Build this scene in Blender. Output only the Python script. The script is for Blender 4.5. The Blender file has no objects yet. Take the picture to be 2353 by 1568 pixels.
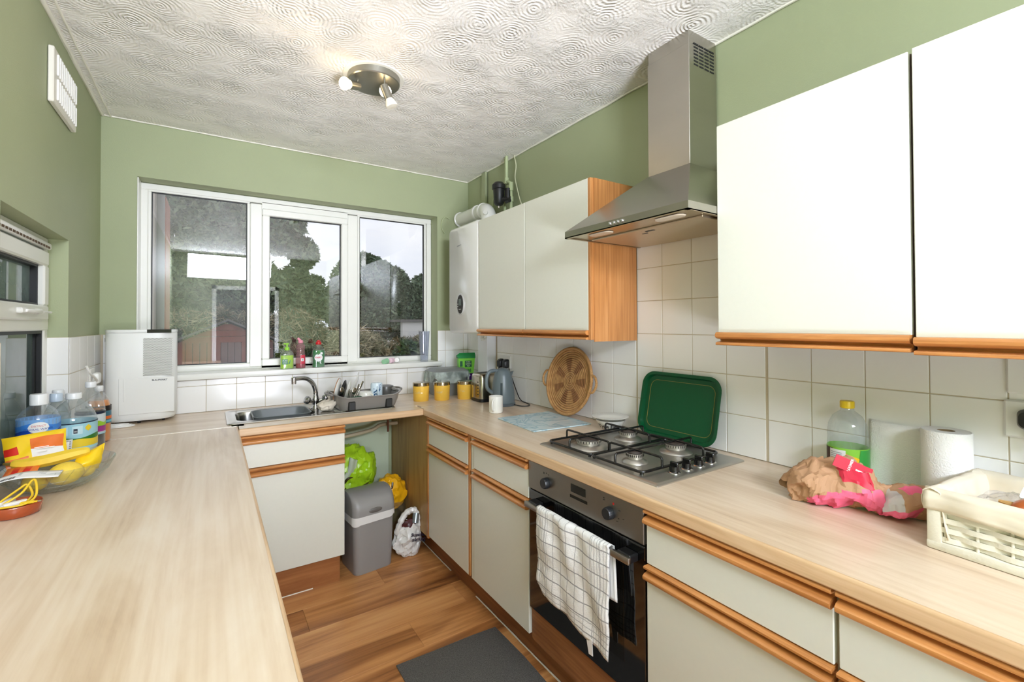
import bpy, bmesh, math, random
import numpy as np
from mathutils import Vector, Matrix, noise
random.seed(7); np.random.seed(7)
PI = math.pi
scn = bpy.context.scene
COL = scn.collection

# ------------------------------------------------------------------ camera
YAW, PITCH, ROLL, F_PX, CY, CAM_H = math.radians(33.1878), math.radians(0.7532), math.radians(-0.2204), 1054.8058, 730.8563, 1.4189
_d = Vector((math.sin(YAW)*math.cos(PITCH), math.cos(YAW)*math.cos(PITCH), math.sin(PITCH)))
_r = Vector((math.cos(YAW), -math.sin(YAW), 0)); _u = _r.cross(_d)
_r2 = _r*math.cos(ROLL) + _u*math.sin(ROLL); _u2 = -_r*math.sin(ROLL) + _u*math.cos(ROLL)
camd = bpy.data.cameras.new('camera'); cam = bpy.data.objects.new('camera', camd); COL.objects.link(cam)
mw = Matrix(((_r2.x, _u2.x, -_d.x, 0), (_r2.y, _u2.y, -_d.y, 0), (_r2.z, _u2.z, -_d.z, CAM_H), (0, 0, 0, 1)))
cam.matrix_world = mw
camd.sensor_width = 36; camd.lens = F_PX/2353*36
camd.shift_y = -(784-CY)/2353; camd.clip_start = 0.02; camd.clip_end = 200
scn.camera = cam

def lin(c):
    return tuple(((x/255/12.92) if x/255 <= .04045 else ((x/255+.055)/1.055)**2.4) for x in c)

# ------------------------------------------------------------------ world, lights, exposure
w = bpy.data.worlds.new('world'); scn.world = w; w.use_nodes = True
nt = w.node_tree; nt.nodes.clear()
wo = nt.nodes.new('ShaderNodeOutputWorld'); bg = nt.nodes.new('ShaderNodeBackground')
tc = nt.nodes.new('ShaderNodeTexCoord'); mp = nt.nodes.new('ShaderNodeMapping'); mp.inputs['Scale'].default_value = (1.5, 1.5, 5)
nz = nt.nodes.new('ShaderNodeTexNoise'); nz.inputs['Scale'].default_value = 2.2; nz.inputs['Detail'].default_value = 5
cr = nt.nodes.new('ShaderNodeValToRGB')
cr.color_ramp.elements[0].position = .35; cr.color_ramp.elements[0].color = (*lin((226, 232, 245)), 1)
cr.color_ramp.elements[1].position = .7; cr.color_ramp.elements[1].color = (*lin((246, 247, 252)), 1)
nt.links.new(tc.outputs['Generated'], mp.inputs[0]); nt.links.new(mp.outputs[0], nz.inputs['Vector'])
nt.links.new(nz.outputs[0], cr.inputs[0]); nt.links.new(cr.outputs[0], bg.inputs[0]); nt.links.new(bg.outputs[0], wo.inputs[0])
bg.inputs[1].default_value = 1.2

def area(name, loc, target, size, power, col=(1, 1, 1), sy=None):
    l = bpy.data.lights.new(name, 'AREA'); l.energy = power; l.color = col
    l.shape = 'RECTANGLE'; l.size = size; l.size_y = sy or size
    o = bpy.data.objects.new(name, l); COL.objects.link(o); o.location = loc
    o.rotation_euler = (Vector(target)-Vector(loc)).to_track_quat('-Z', 'Y').to_euler()
    return o
# added fill lamps behind the camera, standing in for bounced flash
_a = area('bounce_fill_light', (0.55, -1.25, 0.75), (0.55, -1.6, 2.5), 1.1, 66, (.79, .85, 1), .8)
_b = area('ceiling_fill_light', (0.35, -1.05, 0.66), (0.45, 2.2, 2.55), .6, 18, (.86, .885, 1), .4); _b.data.spread = math.radians(75)
_c = area('high_rear_fill_light', (0.26, -1.80, 2.33), (0.80, 2.2, 1.5), 1.15, 90, (.79, .85, 1), .36)
#SOFT
scn.view_settings.view_transform = 'Standard'; scn.view_settings.look = 'None'
scn.view_settings.gamma = 1; scn.view_settings.use_curve_mapping = False
scn.view_settings.exposure = 0.0
scn.cycles.transparent_max_bounces = 24
scn.cycles.max_bounces = 10; scn.cycles.diffuse_bounces = 6

# ------------------------------------------------------------------ materials
MATS = {}
def _newmat(name):
    m = bpy.data.materials.new(name); m.use_nodes = True
    n = m.node_tree.nodes; b = n['Principled BSDF']; MATS[name] = m
    return m, n, m.node_tree.links, b
def M(name, col=None, rough=.5, metal=0, var=0.0, vs=8.0, bump=0.0, bs=60.0, coat=0, emis=None, es=0, trans=0, alpha=1, sub=0, ior=None, spec=None, stretch=None):
    if name in MATS: return MATS[name]
    m, n, L, b = _newmat(name)
    c = lin(col); b.inputs['Base Color'].default_value = (*c, 1)
    b.inputs['Roughness'].default_value = rough; b.inputs['Metallic'].default_value = metal
    b.inputs['Coat Weight'].default_value = coat; b.inputs['Coat Roughness'].default_value = .08
    if trans: b.inputs['Transmission Weight'].default_value = trans
    if alpha < 1: b.inputs['Alpha'].default_value = alpha
    if ior: b.inputs['IOR'].default_value = ior
    if spec is not None: b.inputs['Specular IOR Level'].default_value = spec
    if sub: b.inputs['Subsurface Weight'].default_value = sub; b.inputs['Subsurface Scale'].default_value = .01
    if emis: b.inputs['Emission Color'].default_value = (*lin(emis), 1); b.inputs['Emission Strength'].default_value = es
    t = n.new('ShaderNodeTexCoord'); mpp = n.new('ShaderNodeMapping'); L.new(t.outputs['Object'], mpp.inputs[0])
    if stretch: mpp.inputs['Scale'].default_value = stretch
    z = n.new('ShaderNodeTexNoise'); z.inputs['Scale'].default_value = vs; z.inputs['Detail'].default_value = 4
    L.new(mpp.outputs[0], z.inputs['Vector'])
    v = max(var, .015)
    mx = n.new('ShaderNodeMix'); mx.data_type = 'RGBA'
    mx.inputs[6].default_value = (*[max(0, x*(1-v)) for x in c], 1); mx.inputs[7].default_value = (*[min(1, x*(1+v)) for x in c], 1)
    L.new(z.outputs[0], mx.inputs[0]); L.new(mx.outputs[2], b.inputs['Base Color'])
    if bump:
        z2 = n.new('ShaderNodeTexNoise'); z2.inputs['Scale'].default_value = bs; z2.inputs['Detail'].default_value = 3
        bp = n.new('ShaderNodeBump'); bp.inputs['Strength'].default_value = bump; bp.inputs['Distance'].default_value = .004
        L.new(mpp.outputs[0], z2.inputs['Vector']); L.new(z2.outputs[0], bp.inputs['Height']); L.new(bp.outputs[0], b.inputs['Normal'])
    return m
def wood(name, cols, axis, scale=1.0, rough=.4, rnd=False, big=True, fine=.35, coat=0, cont=(.3, .7)):
    """grain running along axis; cols from dark to light"""
    m, n, L, b = _newmat(name)
    b.inputs['Roughness'].default_value = rough; b.inputs['Coat Weight'].default_value = coat; b.inputs['Coat Roughness'].default_value = .15
    t = n.new('ShaderNodeTexCoord'); src = t.outputs['Object']
    if rnd:
        oi = n.new('ShaderNodeObjectInfo'); mu = n.new('ShaderNodeVectorMath'); mu.operation = 'MULTIPLY_ADD'
        cb = n.new('ShaderNodeCombineXYZ')
        L.new(oi.outputs['Random'], cb.inputs[0]); L.new(oi.outputs['Random'], cb.inputs[1]); L.new(oi.outputs['Random'], cb.inputs[2])
        L.new(cb.outputs[0], mu.inputs[0]); mu.inputs[1].default_value = (37, 53, 71); L.new(src, mu.inputs[2]); src = mu.outputs[0]
    mp1 = n.new('ShaderNodeMapping'); s = [7*scale]*3; s[axis] = .9*scale; mp1.inputs['Scale'].default_value = s
    L.new(src, mp1.inputs[0])
    z = n.new('ShaderNodeTexNoise'); z.inputs['Scale'].default_value = 1.6; z.inputs['Detail'].default_value = 6; z.inputs['Roughness'].default_value = .6; z.inputs['Distortion'].default_value = 1.1
    L.new(mp1.outputs[0], z.inputs['Vector'])
    mp2 = n.new('ShaderNodeMapping'); s = [120*scale]*3; s[axis] = 3*scale; mp2.inputs['Scale'].default_value = s
    L.new(src, mp2.inputs[0])
    z2 = n.new('ShaderNodeTexNoise'); z2.inputs['Scale'].default_value = 1.0; z2.inputs['Detail'].default_value = 3
    L.new(mp2.outputs[0], z2.inputs['Vector'])
    ad = n.new('ShaderNodeMix'); ad.inputs[0].default_value = fine
    L.new(z.outputs[0], ad.inputs[2]); L.new(z2.outputs[0], ad.inputs[3])
    cr = n.new('ShaderNodeValToRGB'); e = cr.color_ramp.elements
    e[0].position = cont[0]; e[0].color = (*lin(cols[0]), 1); e[1].position = cont[1]; e[1].color = (*lin(cols[-1]), 1)
    for i, c in enumerate(cols[1:-1]):
        x = e.new(cont[0]+(cont[1]-cont[0])*(i+1)/(len(cols)-1)); x.color = (*lin(c), 1)
    L.new(ad.outputs[0], cr.inputs[0]); L.new(cr.outputs[0], b.inputs['Base Color'])
    bp = n.new('ShaderNodeBump'); bp.inputs['Strength'].default_value = .08; bp.inputs['Distance'].default_value = .002
    L.new(z2.outputs[0], bp.inputs['Height']); L.new(bp.outputs[0], b.inputs['Normal'])
    return m
def glassy(name, tint=(255, 255, 255), k=2.5, ior=1.5, haze=0.0, hcol=(220, 225, 225), hs=3.0, rough=.0):
    """thin clear sheet: transparent, mirrored by its Fresnel reflectance (k surfaces), haze = dirt on it"""
    m = bpy.data.materials.new(name); m.use_nodes = True; n = m.node_tree.nodes; L = m.node_tree.links; n.clear(); MATS[name] = m
    o = n.new('ShaderNodeOutputMaterial'); tr = n.new('ShaderNodeBsdfTransparent'); tr.inputs[0].default_value = (*lin(tint), 1)
    gl = n.new('ShaderNodeBsdfGlossy'); gl.inputs['Roughness'].default_value = rough
    lw_ = n.new('ShaderNodeLayerWeight'); lw_.inputs[0].default_value = .5
    pw = n.new('ShaderNodeMath'); pw.operation = 'POWER'; pw.inputs[1].default_value = 4; L.new(lw_.outputs['Facing'], pw.inputs[0])
    mu = n.new('ShaderNodeMath'); mu.operation = 'MULTIPLY_ADD'; mu.use_clamp = True; mu.inputs[1].default_value = min(.85, .32*k); mu.inputs[2].default_value = .036*k
    L.new(pw.outputs[0], mu.inputs[0]); mx = n.new('ShaderNodeMixShader'); L.new(mu.outputs[0], mx.inputs[0]); L.new(tr.outputs[0], mx.inputs[1]); L.new(gl.outputs[0], mx.inputs[2])
    out = mx.outputs[0]
    if haze:
        df = n.new('ShaderNodeBsdfDiffuse'); df.inputs[0].default_value = (*lin(hcol), 1)
        t = n.new('ShaderNodeTexCoord'); z = n.new('ShaderNodeTexNoise'); z.inputs['Scale'].default_value = hs; z.inputs['Detail'].default_value = 6
        L.new(t.outputs['Object'], z.inputs['Vector'])
        r = n.new('ShaderNodeMapRange'); r.inputs[1].default_value = .35; r.inputs[2].default_value = .75; r.inputs[4].default_value = haze
        L.new(z.outputs[0], r.inputs[0]); m2 = n.new('ShaderNodeMixShader'); L.new(r.outputs[0], m2.inputs[0]); L.new(out, m2.inputs[1]); L.new(df.outputs[0], m2.inputs[2]); out = m2.outputs[0]
    L.new(out, o.inputs[0])
    return m

# ------------------------------------------------------------------ geometry collector
class G:
    def __init__(s): s.v = []; s.f = []; s.m = []; s.uv = None
    def add(s, vs, fs, mi=0):
        o = len(s.v); s.v += [tuple(v) for v in vs]; s.f += [tuple(i+o for i in f) for f in fs]; s.m += [mi]*len(fs); return s
    def box(s, lo, hi, b=0, mi=0, seg=1, mat=None):
        lo = [min(a, c) for a, c in zip(lo, hi)], [max(a, c) for a, c in zip(lo, hi)]; lo, hi = lo
        if b <= 0:
            vs = [(x, y, z) for x in (lo[0], hi[0]) for y in (lo[1], hi[1]) for z in (lo[2], hi[2])]
            fs = [(0, 1, 3, 2), (4, 6, 7, 5), (0, 4, 5, 1), (2, 3, 7, 6), (0, 2, 6, 4), (1, 5, 7, 3)]
        else:
            bm = bmesh.new(); bmesh.ops.create_cube(bm, size=1)
            for v in bm.verts: v.co = [lo[i]+(v.co[i]+.5)*(hi[i]-lo[i]) for i in range(3)]
            bb = min(b, .49*min(hi[i]-lo[i] for i in range(3)))
            bmesh.ops.bevel(bm, geom=list(bm.edges), offset=bb, segments=seg, affect='EDGES', profile=.5)
            bm.verts.index_update(); vs = [tuple(v.co) for v in bm.verts]; fs = [tuple(v.index for v in f.verts) for f in bm.faces]; bm.free()
        if mat is not None: vs = [tuple(mat @ Vector(v)) for v in vs]
        return s.add(vs, fs, mi)
    def loft(s, rings, cap0=True, cap1=True, mi=0, closed=True):
        n = len(rings[0]); vs = [p for r in rings for p in r]; fs = []
        for k in range(len(rings)-1):
            for i in range(n if closed else n-1):
                j = (i+1) % n; fs.append((k*n+i, k*n+j, (k+1)*n+j, (k+1)*n+i))
        if cap0: fs.append(tuple(range(n-1, -1, -1)))
        if cap1: fs.append(tuple((len(rings)-1)*n+i for i in range(n)))
        return s.add(vs, fs, mi)
    def lathe(s, prof, seg=24, c=(0, 0, 0), mi=0, cap0=True, cap1=True, mat=None):
        rings = []
        for r, z in prof:
            ring = [Vector((max(r, 1e-5)*math.cos(2*PI*i/seg), max(r, 1e-5)*math.sin(2*PI*i/seg), z)) for i in range(seg)]
            rings.append([tuple((mat @ p if mat is not None else p)+Vector(c)) for p in ring])
        return s.loft(rings, cap0, cap1, mi)
    def cyl(s, p0, p1, r0, r1=None, seg=12, mi=0, cap=True):
        r1 = r0 if r1 is None else r1; p0 = Vector(p0); p1 = Vector(p1); d = (p1-p0).normalized()
        a = d.orthogonal().normalized(); b = d.cross(a)
        rings = [[tuple(p+(a*math.cos(2*PI*i/seg)+b*math.sin(2*PI*i/seg))*r) for i in range(seg)] for p, r in ((p0, r0), (p1, r1))]
        return s.loft(rings, cap, cap, mi)
    def tube(s, pts, r, seg=8, mi=0, closed=False, cap=True):
        pts = [Vector(p) for p in pts]; n = len(pts); rr = r if hasattr(r, '__len__') else [r]*n
        rings = []; prev = None
        for i, p in enumerate(pts):
            a = pts[(i-1) % n] if (i or closed) else p; b = pts[(i+1) % n] if (i < n-1 or closed) else p
            t = (b-a).normalized()
            if prev is None: u = t.orthogonal().normalized()
            else:
                u = prev-t*prev.dot(t)
                u = u.normalized() if u.length > 1e-6 else t.orthogonal().normalized()
            prev = u; v = t.cross(u)
            rings.append([tuple(p+(u*math.cos(2*PI*k/seg)+v*math.sin(2*PI*k/seg))*rr[i]) for k in range(seg)])
        if closed: rings.append(rings[0]); return s.loft(rings, False, False, mi)
        return s.loft(rings, cap, cap, mi)
    def grid(s, fn, nu, nv, mi=0):
        vs = [fn(u/nu, v/nv) for v in range(nv+1) for u in range(nu+1)]
        fs = [(v*(nu+1)+u, v*(nu+1)+u+1, (v+1)*(nu+1)+u+1, (v+1)*(nu+1)+u) for v in range(nv) for u in range(nu)]
        return s.add(vs, fs, mi)
    def prism(s, pts, d, mi=0):
        d = Vector(d); a = [tuple(Vector(p)) for p in pts]; b = [tuple(Vector(p)+d) for p in pts]
        return s.loft([a, b], True, True, mi)
    def ball(s, c, r, seg=12, rings=8, mi=0, sc=(1, 1, 1), fn=None):
        R = []
        for k in range(rings+1):
            th = PI*k/rings; R.append([(c[0]+sc[0]*r*max(math.sin(th), 1e-3)*math.cos(2*PI*i/seg), c[1]+sc[1]*r*max(math.sin(th), 1e-3)*math.sin(2*PI*i/seg), c[2]-sc[2]*r*math.cos(th)) for i in range(seg)])
        if fn: R = [[tuple(fn(Vector(p))) for p in q] for q in R]
        return s.loft(R, True, True, mi)
    def xf(s, mat, start=0):
        s.v = s.v[:start]+[tuple(mat @ Vector(v)) for v in s.v[start:]]; return s
    def text(s, txt, size, org, xd, yd, mi=0, cyl=None, bold=0, center=True):
        """flat lettering; cyl=(centre, radius, sign) wraps it round a vertical cylinder"""
        vs, fs, wd = text_mesh(txt, bold); o = Vector(org); xd = Vector(xd).normalized(); yd = Vector(yd).normalized(); out = []
        for x, y in vs:
            x = (x-(wd/2 if center else 0))*size; y *= size
            if cyl:
                (cx, cy), R, a0 = cyl; a = a0+x/R; out.append((cx+R*math.cos(a), cy+R*math.sin(a), o.z+y))
            else: out.append(tuple(o+xd*x+yd*y))
        return s.add(out, fs, mi)
_TC = {}
def text_mesh(txt, bold=0):
    if (txt, bold) in _TC: return _TC[(txt, bold)]
    cu = bpy.data.curves.new('t', 'FONT'); cu.body = txt; cu.resolution_u = 2; cu.offset = bold
    o = bpy.data.objects.new('t', cu); COL.objects.link(o)
    dg = bpy.context.evaluated_depsgraph_get(); me = bpy.data.meshes.new_from_object(o.evaluated_get(dg))
    vs = [(v.co.x, v.co.y) for v in me.vertices]; fs = [tuple(p.vertices) for p in me.polygons]
    bpy.data.objects.remove(o); bpy.data.curves.remove(cu); bpy.data.meshes.remove(me)
    wd = max(v[0] for v in vs) if vs else 0
    _TC[(txt, bold)] = (vs, fs, wd); return _TC[(txt, bold)]
def rr(cx, cy, hx, hy, r, z=0, n=5):
    r = min(r, hx-1e-4, hy-1e-4); out = []
    for qx, qy, a in ((1, 1, 0), (-1, 1, 90), (-1, -1, 180), (1, -1, 270)):
        for k in range(n+1):
            t = math.radians(a+90*k/n); out.append((cx+qx*(hx-r)+r*math.cos(t), cy+qy*(hy-r)+r*math.sin(t), z))
    return out
def bez(p0, p1, p2, p3, n=10):
    P = [Vector(p) for p in (p0, p1, p2, p3)]
    return [P[0]*(1-t)**3+P[1]*3*t*(1-t)**2+P[2]*3*t*t*(1-t)+P[3]*t**3 for t in [i/n for i in range(n+1)]]
def smooth_path(pts, n=6):
    pts = [Vector(p) for p in pts]; out = []
    for i in range(len(pts)-1):
        a = pts[max(i-1, 0)]; b = pts[i]; c = pts[i+1]; d = pts[min(i+2, len(pts)-1)]
        for k in range(n):
            t = k/n; out.append(.5*((2*b)+(c-a)*t+(2*a-5*b+4*c-d)*t*t+(3*b-a-3*c+d)*t**3))
    out.append(pts[-1]); return out

# ------------------------------------------------------------------ scene objects
def mesh_of(name, g, mats, smooth=35):
    me = bpy.data.meshes.new(name); me.from_pydata(g.v, [], g.f)
    for m in (mats if isinstance(mats, (list, tuple)) else [mats]): me.materials.append(m)
    if any(g.m): me.polygons.foreach_set('material_index', g.m)
    if smooth:
        me.polygons.foreach_set('use_smooth', [True]*len(g.f)); me.set_sharp_from_angle(angle=math.radians(smooth))
    if g.uv:
        ul = me.uv_layers.new(name='UVMap')
        for li, l in enumerate(me.loops): ul.data[li].uv = g.uv[l.vertex_index]
    me.update(); return me
def part(name, g, mats, parent=None, smooth=35, world=False, label=None, fix=False):
    if world and parent is not None:
        o = parent
        off = Vector((0, 0, 0))
        while o is not None: off += o.location; o = o.parent
        g.v = [tuple(Vector(v)-off) for v in g.v]
    me = mesh_of(name, g, mats, smooth)
    if fix:
        bm = bmesh.new(); bm.from_mesh(me); bmesh.ops.recalc_face_normals(bm, faces=bm.faces); bm.to_mesh(me); bm.free()
    ob = bpy.data.objects.new(name, me); COL.objects.link(ob); ob.parent = parent
    if label: ob['label'] = label
    return ob
def thing(name, label, cat, loc=(0, 0, 0), rz=0, group=None, rot=None):
    o = bpy.data.objects.new(name, None); COL.objects.link(o); o.location = loc; o.rotation_euler = rot or (0, 0, rz)
    o.empty_display_size = .05
    o['label'] = label; o['category'] = cat
    if group: o['group'] = group
    return o
def single(name, g, mats, label, cat, loc=(0, 0, 0), rz=0, group=None, rot=None, smooth=35, fix=False):
    o = part(name, g, mats, None, smooth, fix=fix); o.location = loc; o.rotation_euler = rot or (0, 0, rz); o['label'] = label; o['category'] = cat
    if group: o['group'] = group
    return o
def struct(name, g=None, mats=None, loc=(0, 0, 0), smooth=0, label=None):
    if g is None:
        o = bpy.data.objects.new(name, None); COL.objects.link(o); o.location = loc
    else: o = part(name, g, mats, None, smooth); o.location = loc
    o['kind'] = 'structure'
    if label: o['label'] = label
    return o
def solid(o, t, off=0):
    m = o.modifiers.new('thickness', 'SOLIDIFY'); m.thickness = t; m.offset = off; return o
def linked(name, me, loc, parent):
    o = bpy.data.objects.new(name, me); COL.objects.link(o); o.location = loc; o.parent = parent; return o
def crumple(p, amp, sc, seed=0, facet=True):
    p = Vector(p); q = p*sc+Vector((seed*7.1, seed*3.3, seed*1.7))
    n = noise.noise_vector(q)+.5*noise.noise_vector(q*2.1)
    if facet:
        d, _ = noise.voronoi(q*1.4); n = n*.6+Vector((1, 1, 1))*(d[1]-d[0]-.3)*.6
    return p+n*amp
# ================================================================== THE SETTING
XR, XL, YB, YN, ZC, WT, S = 1.704, -.495, 3.245, -1.9, 2.5507, .91, .1535
GREEN = M('green_wall_paint', (162, 170, 135), .55, var=.06, vs=2.5, bump=.12, bs=220, spec=.35)
WHITE = M('white_plastic', (238, 238, 235), .3); UPVC = M('window_plastic', (236, 236, 230), .28, var=.03, vs=5)
CAULK = M('white_caulk', (236, 233, 220), .5)
TILE = M('white_glazed_tile', (244, 243, 241), .2, var=.015, vs=3, bump=.04, bs=9); GROUT = M('beige_grout', (196, 184, 160), .9)
BLACK = M('black_plastic', (22, 22, 23), .35); GASK = M('black_gasket', (15, 17, 17), .5)
STEEL = M('brushed_steel', (178, 173, 163), .33, 1, var=.06, vs=12, stretch=(1, 1, 12)); CHROME = M('chrome', (205, 205, 208), .08, 1)
OAK = wood('oak_trim', ((150, 92, 44), (196, 132, 72), (222, 164, 102)), 0, 1.3, .32, coat=.3)
OAKP = wood('oak_panel', ((156, 100, 52), (190, 130, 74), (204, 146, 90)), 2, 1.0, .4, coat=.2, fine=.6)
CREAM = M('cream_laminate', (221, 222, 210), .38, var=.02, vs=60); CARC = M('cream_carcass', (214, 204, 176), .5)
TOPM = wood('light_oak_worktop', ((178, 150, 122), (206, 182, 154), (220, 200, 176), (228, 212, 192)), 1, .55, .33, coat=.15, cont=(.30, .66), fine=.28)
TOPX = wood('light_oak_worktop_cross', ((178, 150, 122), (206, 182, 154), (220, 200, 176), (228, 212, 192)), 0, .55, .33, coat=.15, cont=(.30, .66), fine=.28)
TOPE = wood('worktop_edge', ((178, 142, 104), (206, 172, 132), (222, 194, 158)), 1, 1, .4)
TOPEX = wood('worktop_edge_cross', ((178, 142, 104), (206, 172, 132), (222, 194, 158)), 0, 1, .4)
FLOOR = wood('floor_plank_laminate', ((104, 62, 32), (162, 106, 58), (198, 140, 84), (214, 160, 102)), 0, .42, .38, rnd=True, coat=.15, cont=(.34, .62), fine=.16)
PLN = wood('plinth_wood', ((104, 62, 32), (146, 94, 52), (176, 120, 72)), 1, .8, .45); PLNX = wood('plinth_wood_cross', ((112, 66, 34), (150, 94, 50), (176, 118, 68)), 0, .8, .45)

def artex():
    m, n, L, b = _newmat('swirled_ceiling_plaster'); b.inputs['Roughness'].default_value = .6
    t = n.new('ShaderNodeTexCoord'); mpp = n.new('ShaderNodeMapping'); mpp.inputs['Scale'].default_value = (1, 1, 1)
    dn = n.new('ShaderNodeTexNoise'); dn.inputs['Scale'].default_value = 6; dn.inputs['Detail'].default_value = 2
    va = n.new('ShaderNodeVectorMath'); va.operation = 'MULTIPLY_ADD'; va.inputs[1].default_value = (.05, .05, 0)
    L.new(t.outputs['Object'], dn.inputs['Vector']); L.new(dn.outputs['Color'], va.inputs[0]); L.new(t.outputs['Object'], va.inputs[2])
    def mth(op, a, b_=None, c=None):
        k = n.new('ShaderNodeMath'); k.operation = op
        for i_, v in enumerate((a, b_, c)):
            if v is None: continue
            if isinstance(v, (int, float)): k.inputs[i_].default_value = v
            else: L.new(v, k.inputs[i_])
        return k.outputs[0]
    H = None; br = n.new('ShaderNodeTexNoise'); br.inputs['Scale'].default_value = 9; br.inputs['Detail'].default_value = 3; L.new(t.outputs['Object'], br.inputs['Vector'])
    for sc, off, fq in ((4.4, 0, 92), (5.4, 3.3, 78)):
        mo = n.new('ShaderNodeMapping'); mo.inputs['Location'].default_value = (off, off*.7, 0); L.new(va.outputs[0], mo.inputs[0])
        vo = n.new('ShaderNodeTexVoronoi'); vo.voronoi_dimensions = '2D'; vo.inputs['Scale'].default_value = sc; vo.inputs['Randomness'].default_value = .9
        L.new(mo.outputs[0], vo.inputs['Vector'])
        ring = mth('SINE', mth('MULTIPLY_ADD', vo.outputs['Distance'], fq, mth('MULTIPLY', br.outputs[0], 8)))
        msk = mth('SUBTRACT', 1, mth('MULTIPLY', vo.outputs['Distance'], 1.4)); v = mth('MULTIPLY', mth('MULTIPLY', ring, msk), mth('MULTIPLY', br.outputs[0], 1.4))
        H = v if H is None else mth('ADD', H, v)
    z = n.new('ShaderNodeTexNoise'); z.inputs['Scale'].default_value = 38; z.inputs['Detail'].default_value = 6; z.inputs['Roughness'].default_value = .7; L.new(va.outputs[0], z.inputs['Vector'])
    bl_ = n.new('ShaderNodeTexNoise'); bl_.inputs['Scale'].default_value = 7; L.new(t.outputs['Object'], bl_.inputs['Vector'])
    lump = mth('MULTIPLY', mth('MULTIPLY', z.outputs[0], mth('SMOOTH_MAX', mth('SUBTRACT', bl_.outputs[0], .42), .02)), 26)
    hh = mth('ADD', H, lump)
    bp = n.new('ShaderNodeBump'); bp.inputs['Strength'].default_value = 1; bp.inputs['Distance'].default_value = .0025
    L.new(hh, bp.inputs['Height']); L.new(bp.outputs[0], b.inputs['Normal'])
    z2 = n.new('ShaderNodeTexNoise'); z2.inputs['Scale'].default_value = 3; mx = n.new('ShaderNodeMix'); mx.data_type = 'RGBA'
    mx.inputs[6].default_value = (*lin((244, 240, 233)), 1); mx.inputs[7].default_value = (*lin((252, 250, 246)), 1)
    L.new(t.outputs['Object'], z2.inputs['Vector']); L.new(z2.outputs[0], mx.inputs[0]); L.new(mx.outputs[2], b.inputs['Base Color'])
    return m

# ---- walls, floor, ceiling
T = .006
wall_right = struct('wall_right', G().box((XR+T, YN, -.05), (XR+.2, YB+.3, ZC+.1)), GREEN)
WX0, WX1, WZ0, WZ1 = -.348, 1.445, 1.10, 2.245
g = G(); g.box((XL-.3, YB+T, -.05), (WX0, YB+.3, ZC+.1)).box((WX1, YB+T, -.05), (XR+T, YB+.3, ZC+.1)).box((WX0, YB+T, -.05), (WX1, YB+.3, WZ0)).box((WX0, YB+T, WZ1), (WX1, YB+.3, ZC+.1))
wall_back = struct('wall_back', g, GREEN)
LY0, LY1, LZ1 = 1.872, 2.612, 1.775
g = G(); g.box((XL-.3, YN, -.05), (XL-T, LY0, ZC+.1)).box((XL-.3, LY1, -.05), (XL-T, YB+T, ZC+.1)).box((XL-.3, LY0, -.05), (XL-T, LY1, .872)).box((XL-.3, LY0, LZ1), (XL-T, LY1, ZC+.1))
wall_left = struct('wall_left', g, GREEN)
DX0, DX1 = .0, .95
g = G(); g.box((XL-.3, YN-.12, -.05), (DX0, YN, ZC+.1)).box((DX1, YN-.12, -.05), (XR+.2, YN, ZC+.1)).box((DX0, YN-.12, 2.05), (DX1, YN, ZC+.1))
wall_rear = struct('wall_rear', g, GREEN)
ceiling = struct('ceiling', G().box((XL-.3, YN-.12, ZC), (XR+.2, YB+.3, ZC+.12)), artex())
# lumpy caulk beads where the ceiling meets the walls
def bead(name, a, b, r, mat, seg=60, amp=.003):
    a = Vector(a); b = Vector(b); pts = [a.lerp(b, i/seg)+noise.noise_vector(a.lerp(b, i/seg)*13)*amp for i in range(seg+1)]
    return struct(name, G().tube(pts, r, 6), mat, smooth=60)
bead('trim_1', (XL, YN, ZC-.002), (XL, YB, ZC-.002), .009, CAULK); bead('trim_2', (XR, YN, ZC-.001), (XR, YB, ZC-.001), .006, CAULK); bead('trim_3', (XL, YB, ZC-.001), (XR, YB, ZC-.001), .005, CAULK)
g = G(); g.tube([Vector((XL+.035, YN+i*(YB-YN)/70, ZC-.004))+noise.noise_vector(Vector((3, i*.7, 0)))*.004 for i in range(71)], .0045, 6)
struct('trim_4', g, CAULK, smooth=60)

# ---- floor planks
floor = struct('floor', G().box((XL-.3, YN-.12, -.06), (XR+.2, YB+.1, -.012)), M('floor_underlay', (70, 45, 25), .9))
PW = .1938
for r in range(-9, 20):
    y0 = 2.5-PW*4+PW*(r-6)+PW*6-PW*2; y0 = 2.5+PW*(r-16)
    if y0 > YB or y0+PW < YN: continue
    j0 = {16: .80, 15: .385, 14: -.15, 13: .79, 12: .1}.get(r, random.uniform(-.4, .8)); xs = [j0-2.5, j0-1.25, j0, j0+1.25, j0+2.5]
    for a, b in zip(xs, xs[1:]):
        a = max(a, XL-.02); b = min(b, XR+.02)
        if b-a < .02: continue
        me = mesh_of('plank', G().box((.0004, .0004, -.012), (b-a-.0004, PW-.0004, 0), .0006), FLOOR, 0)
        linked('plank', me, (a, y0, 0), floor)

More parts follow.
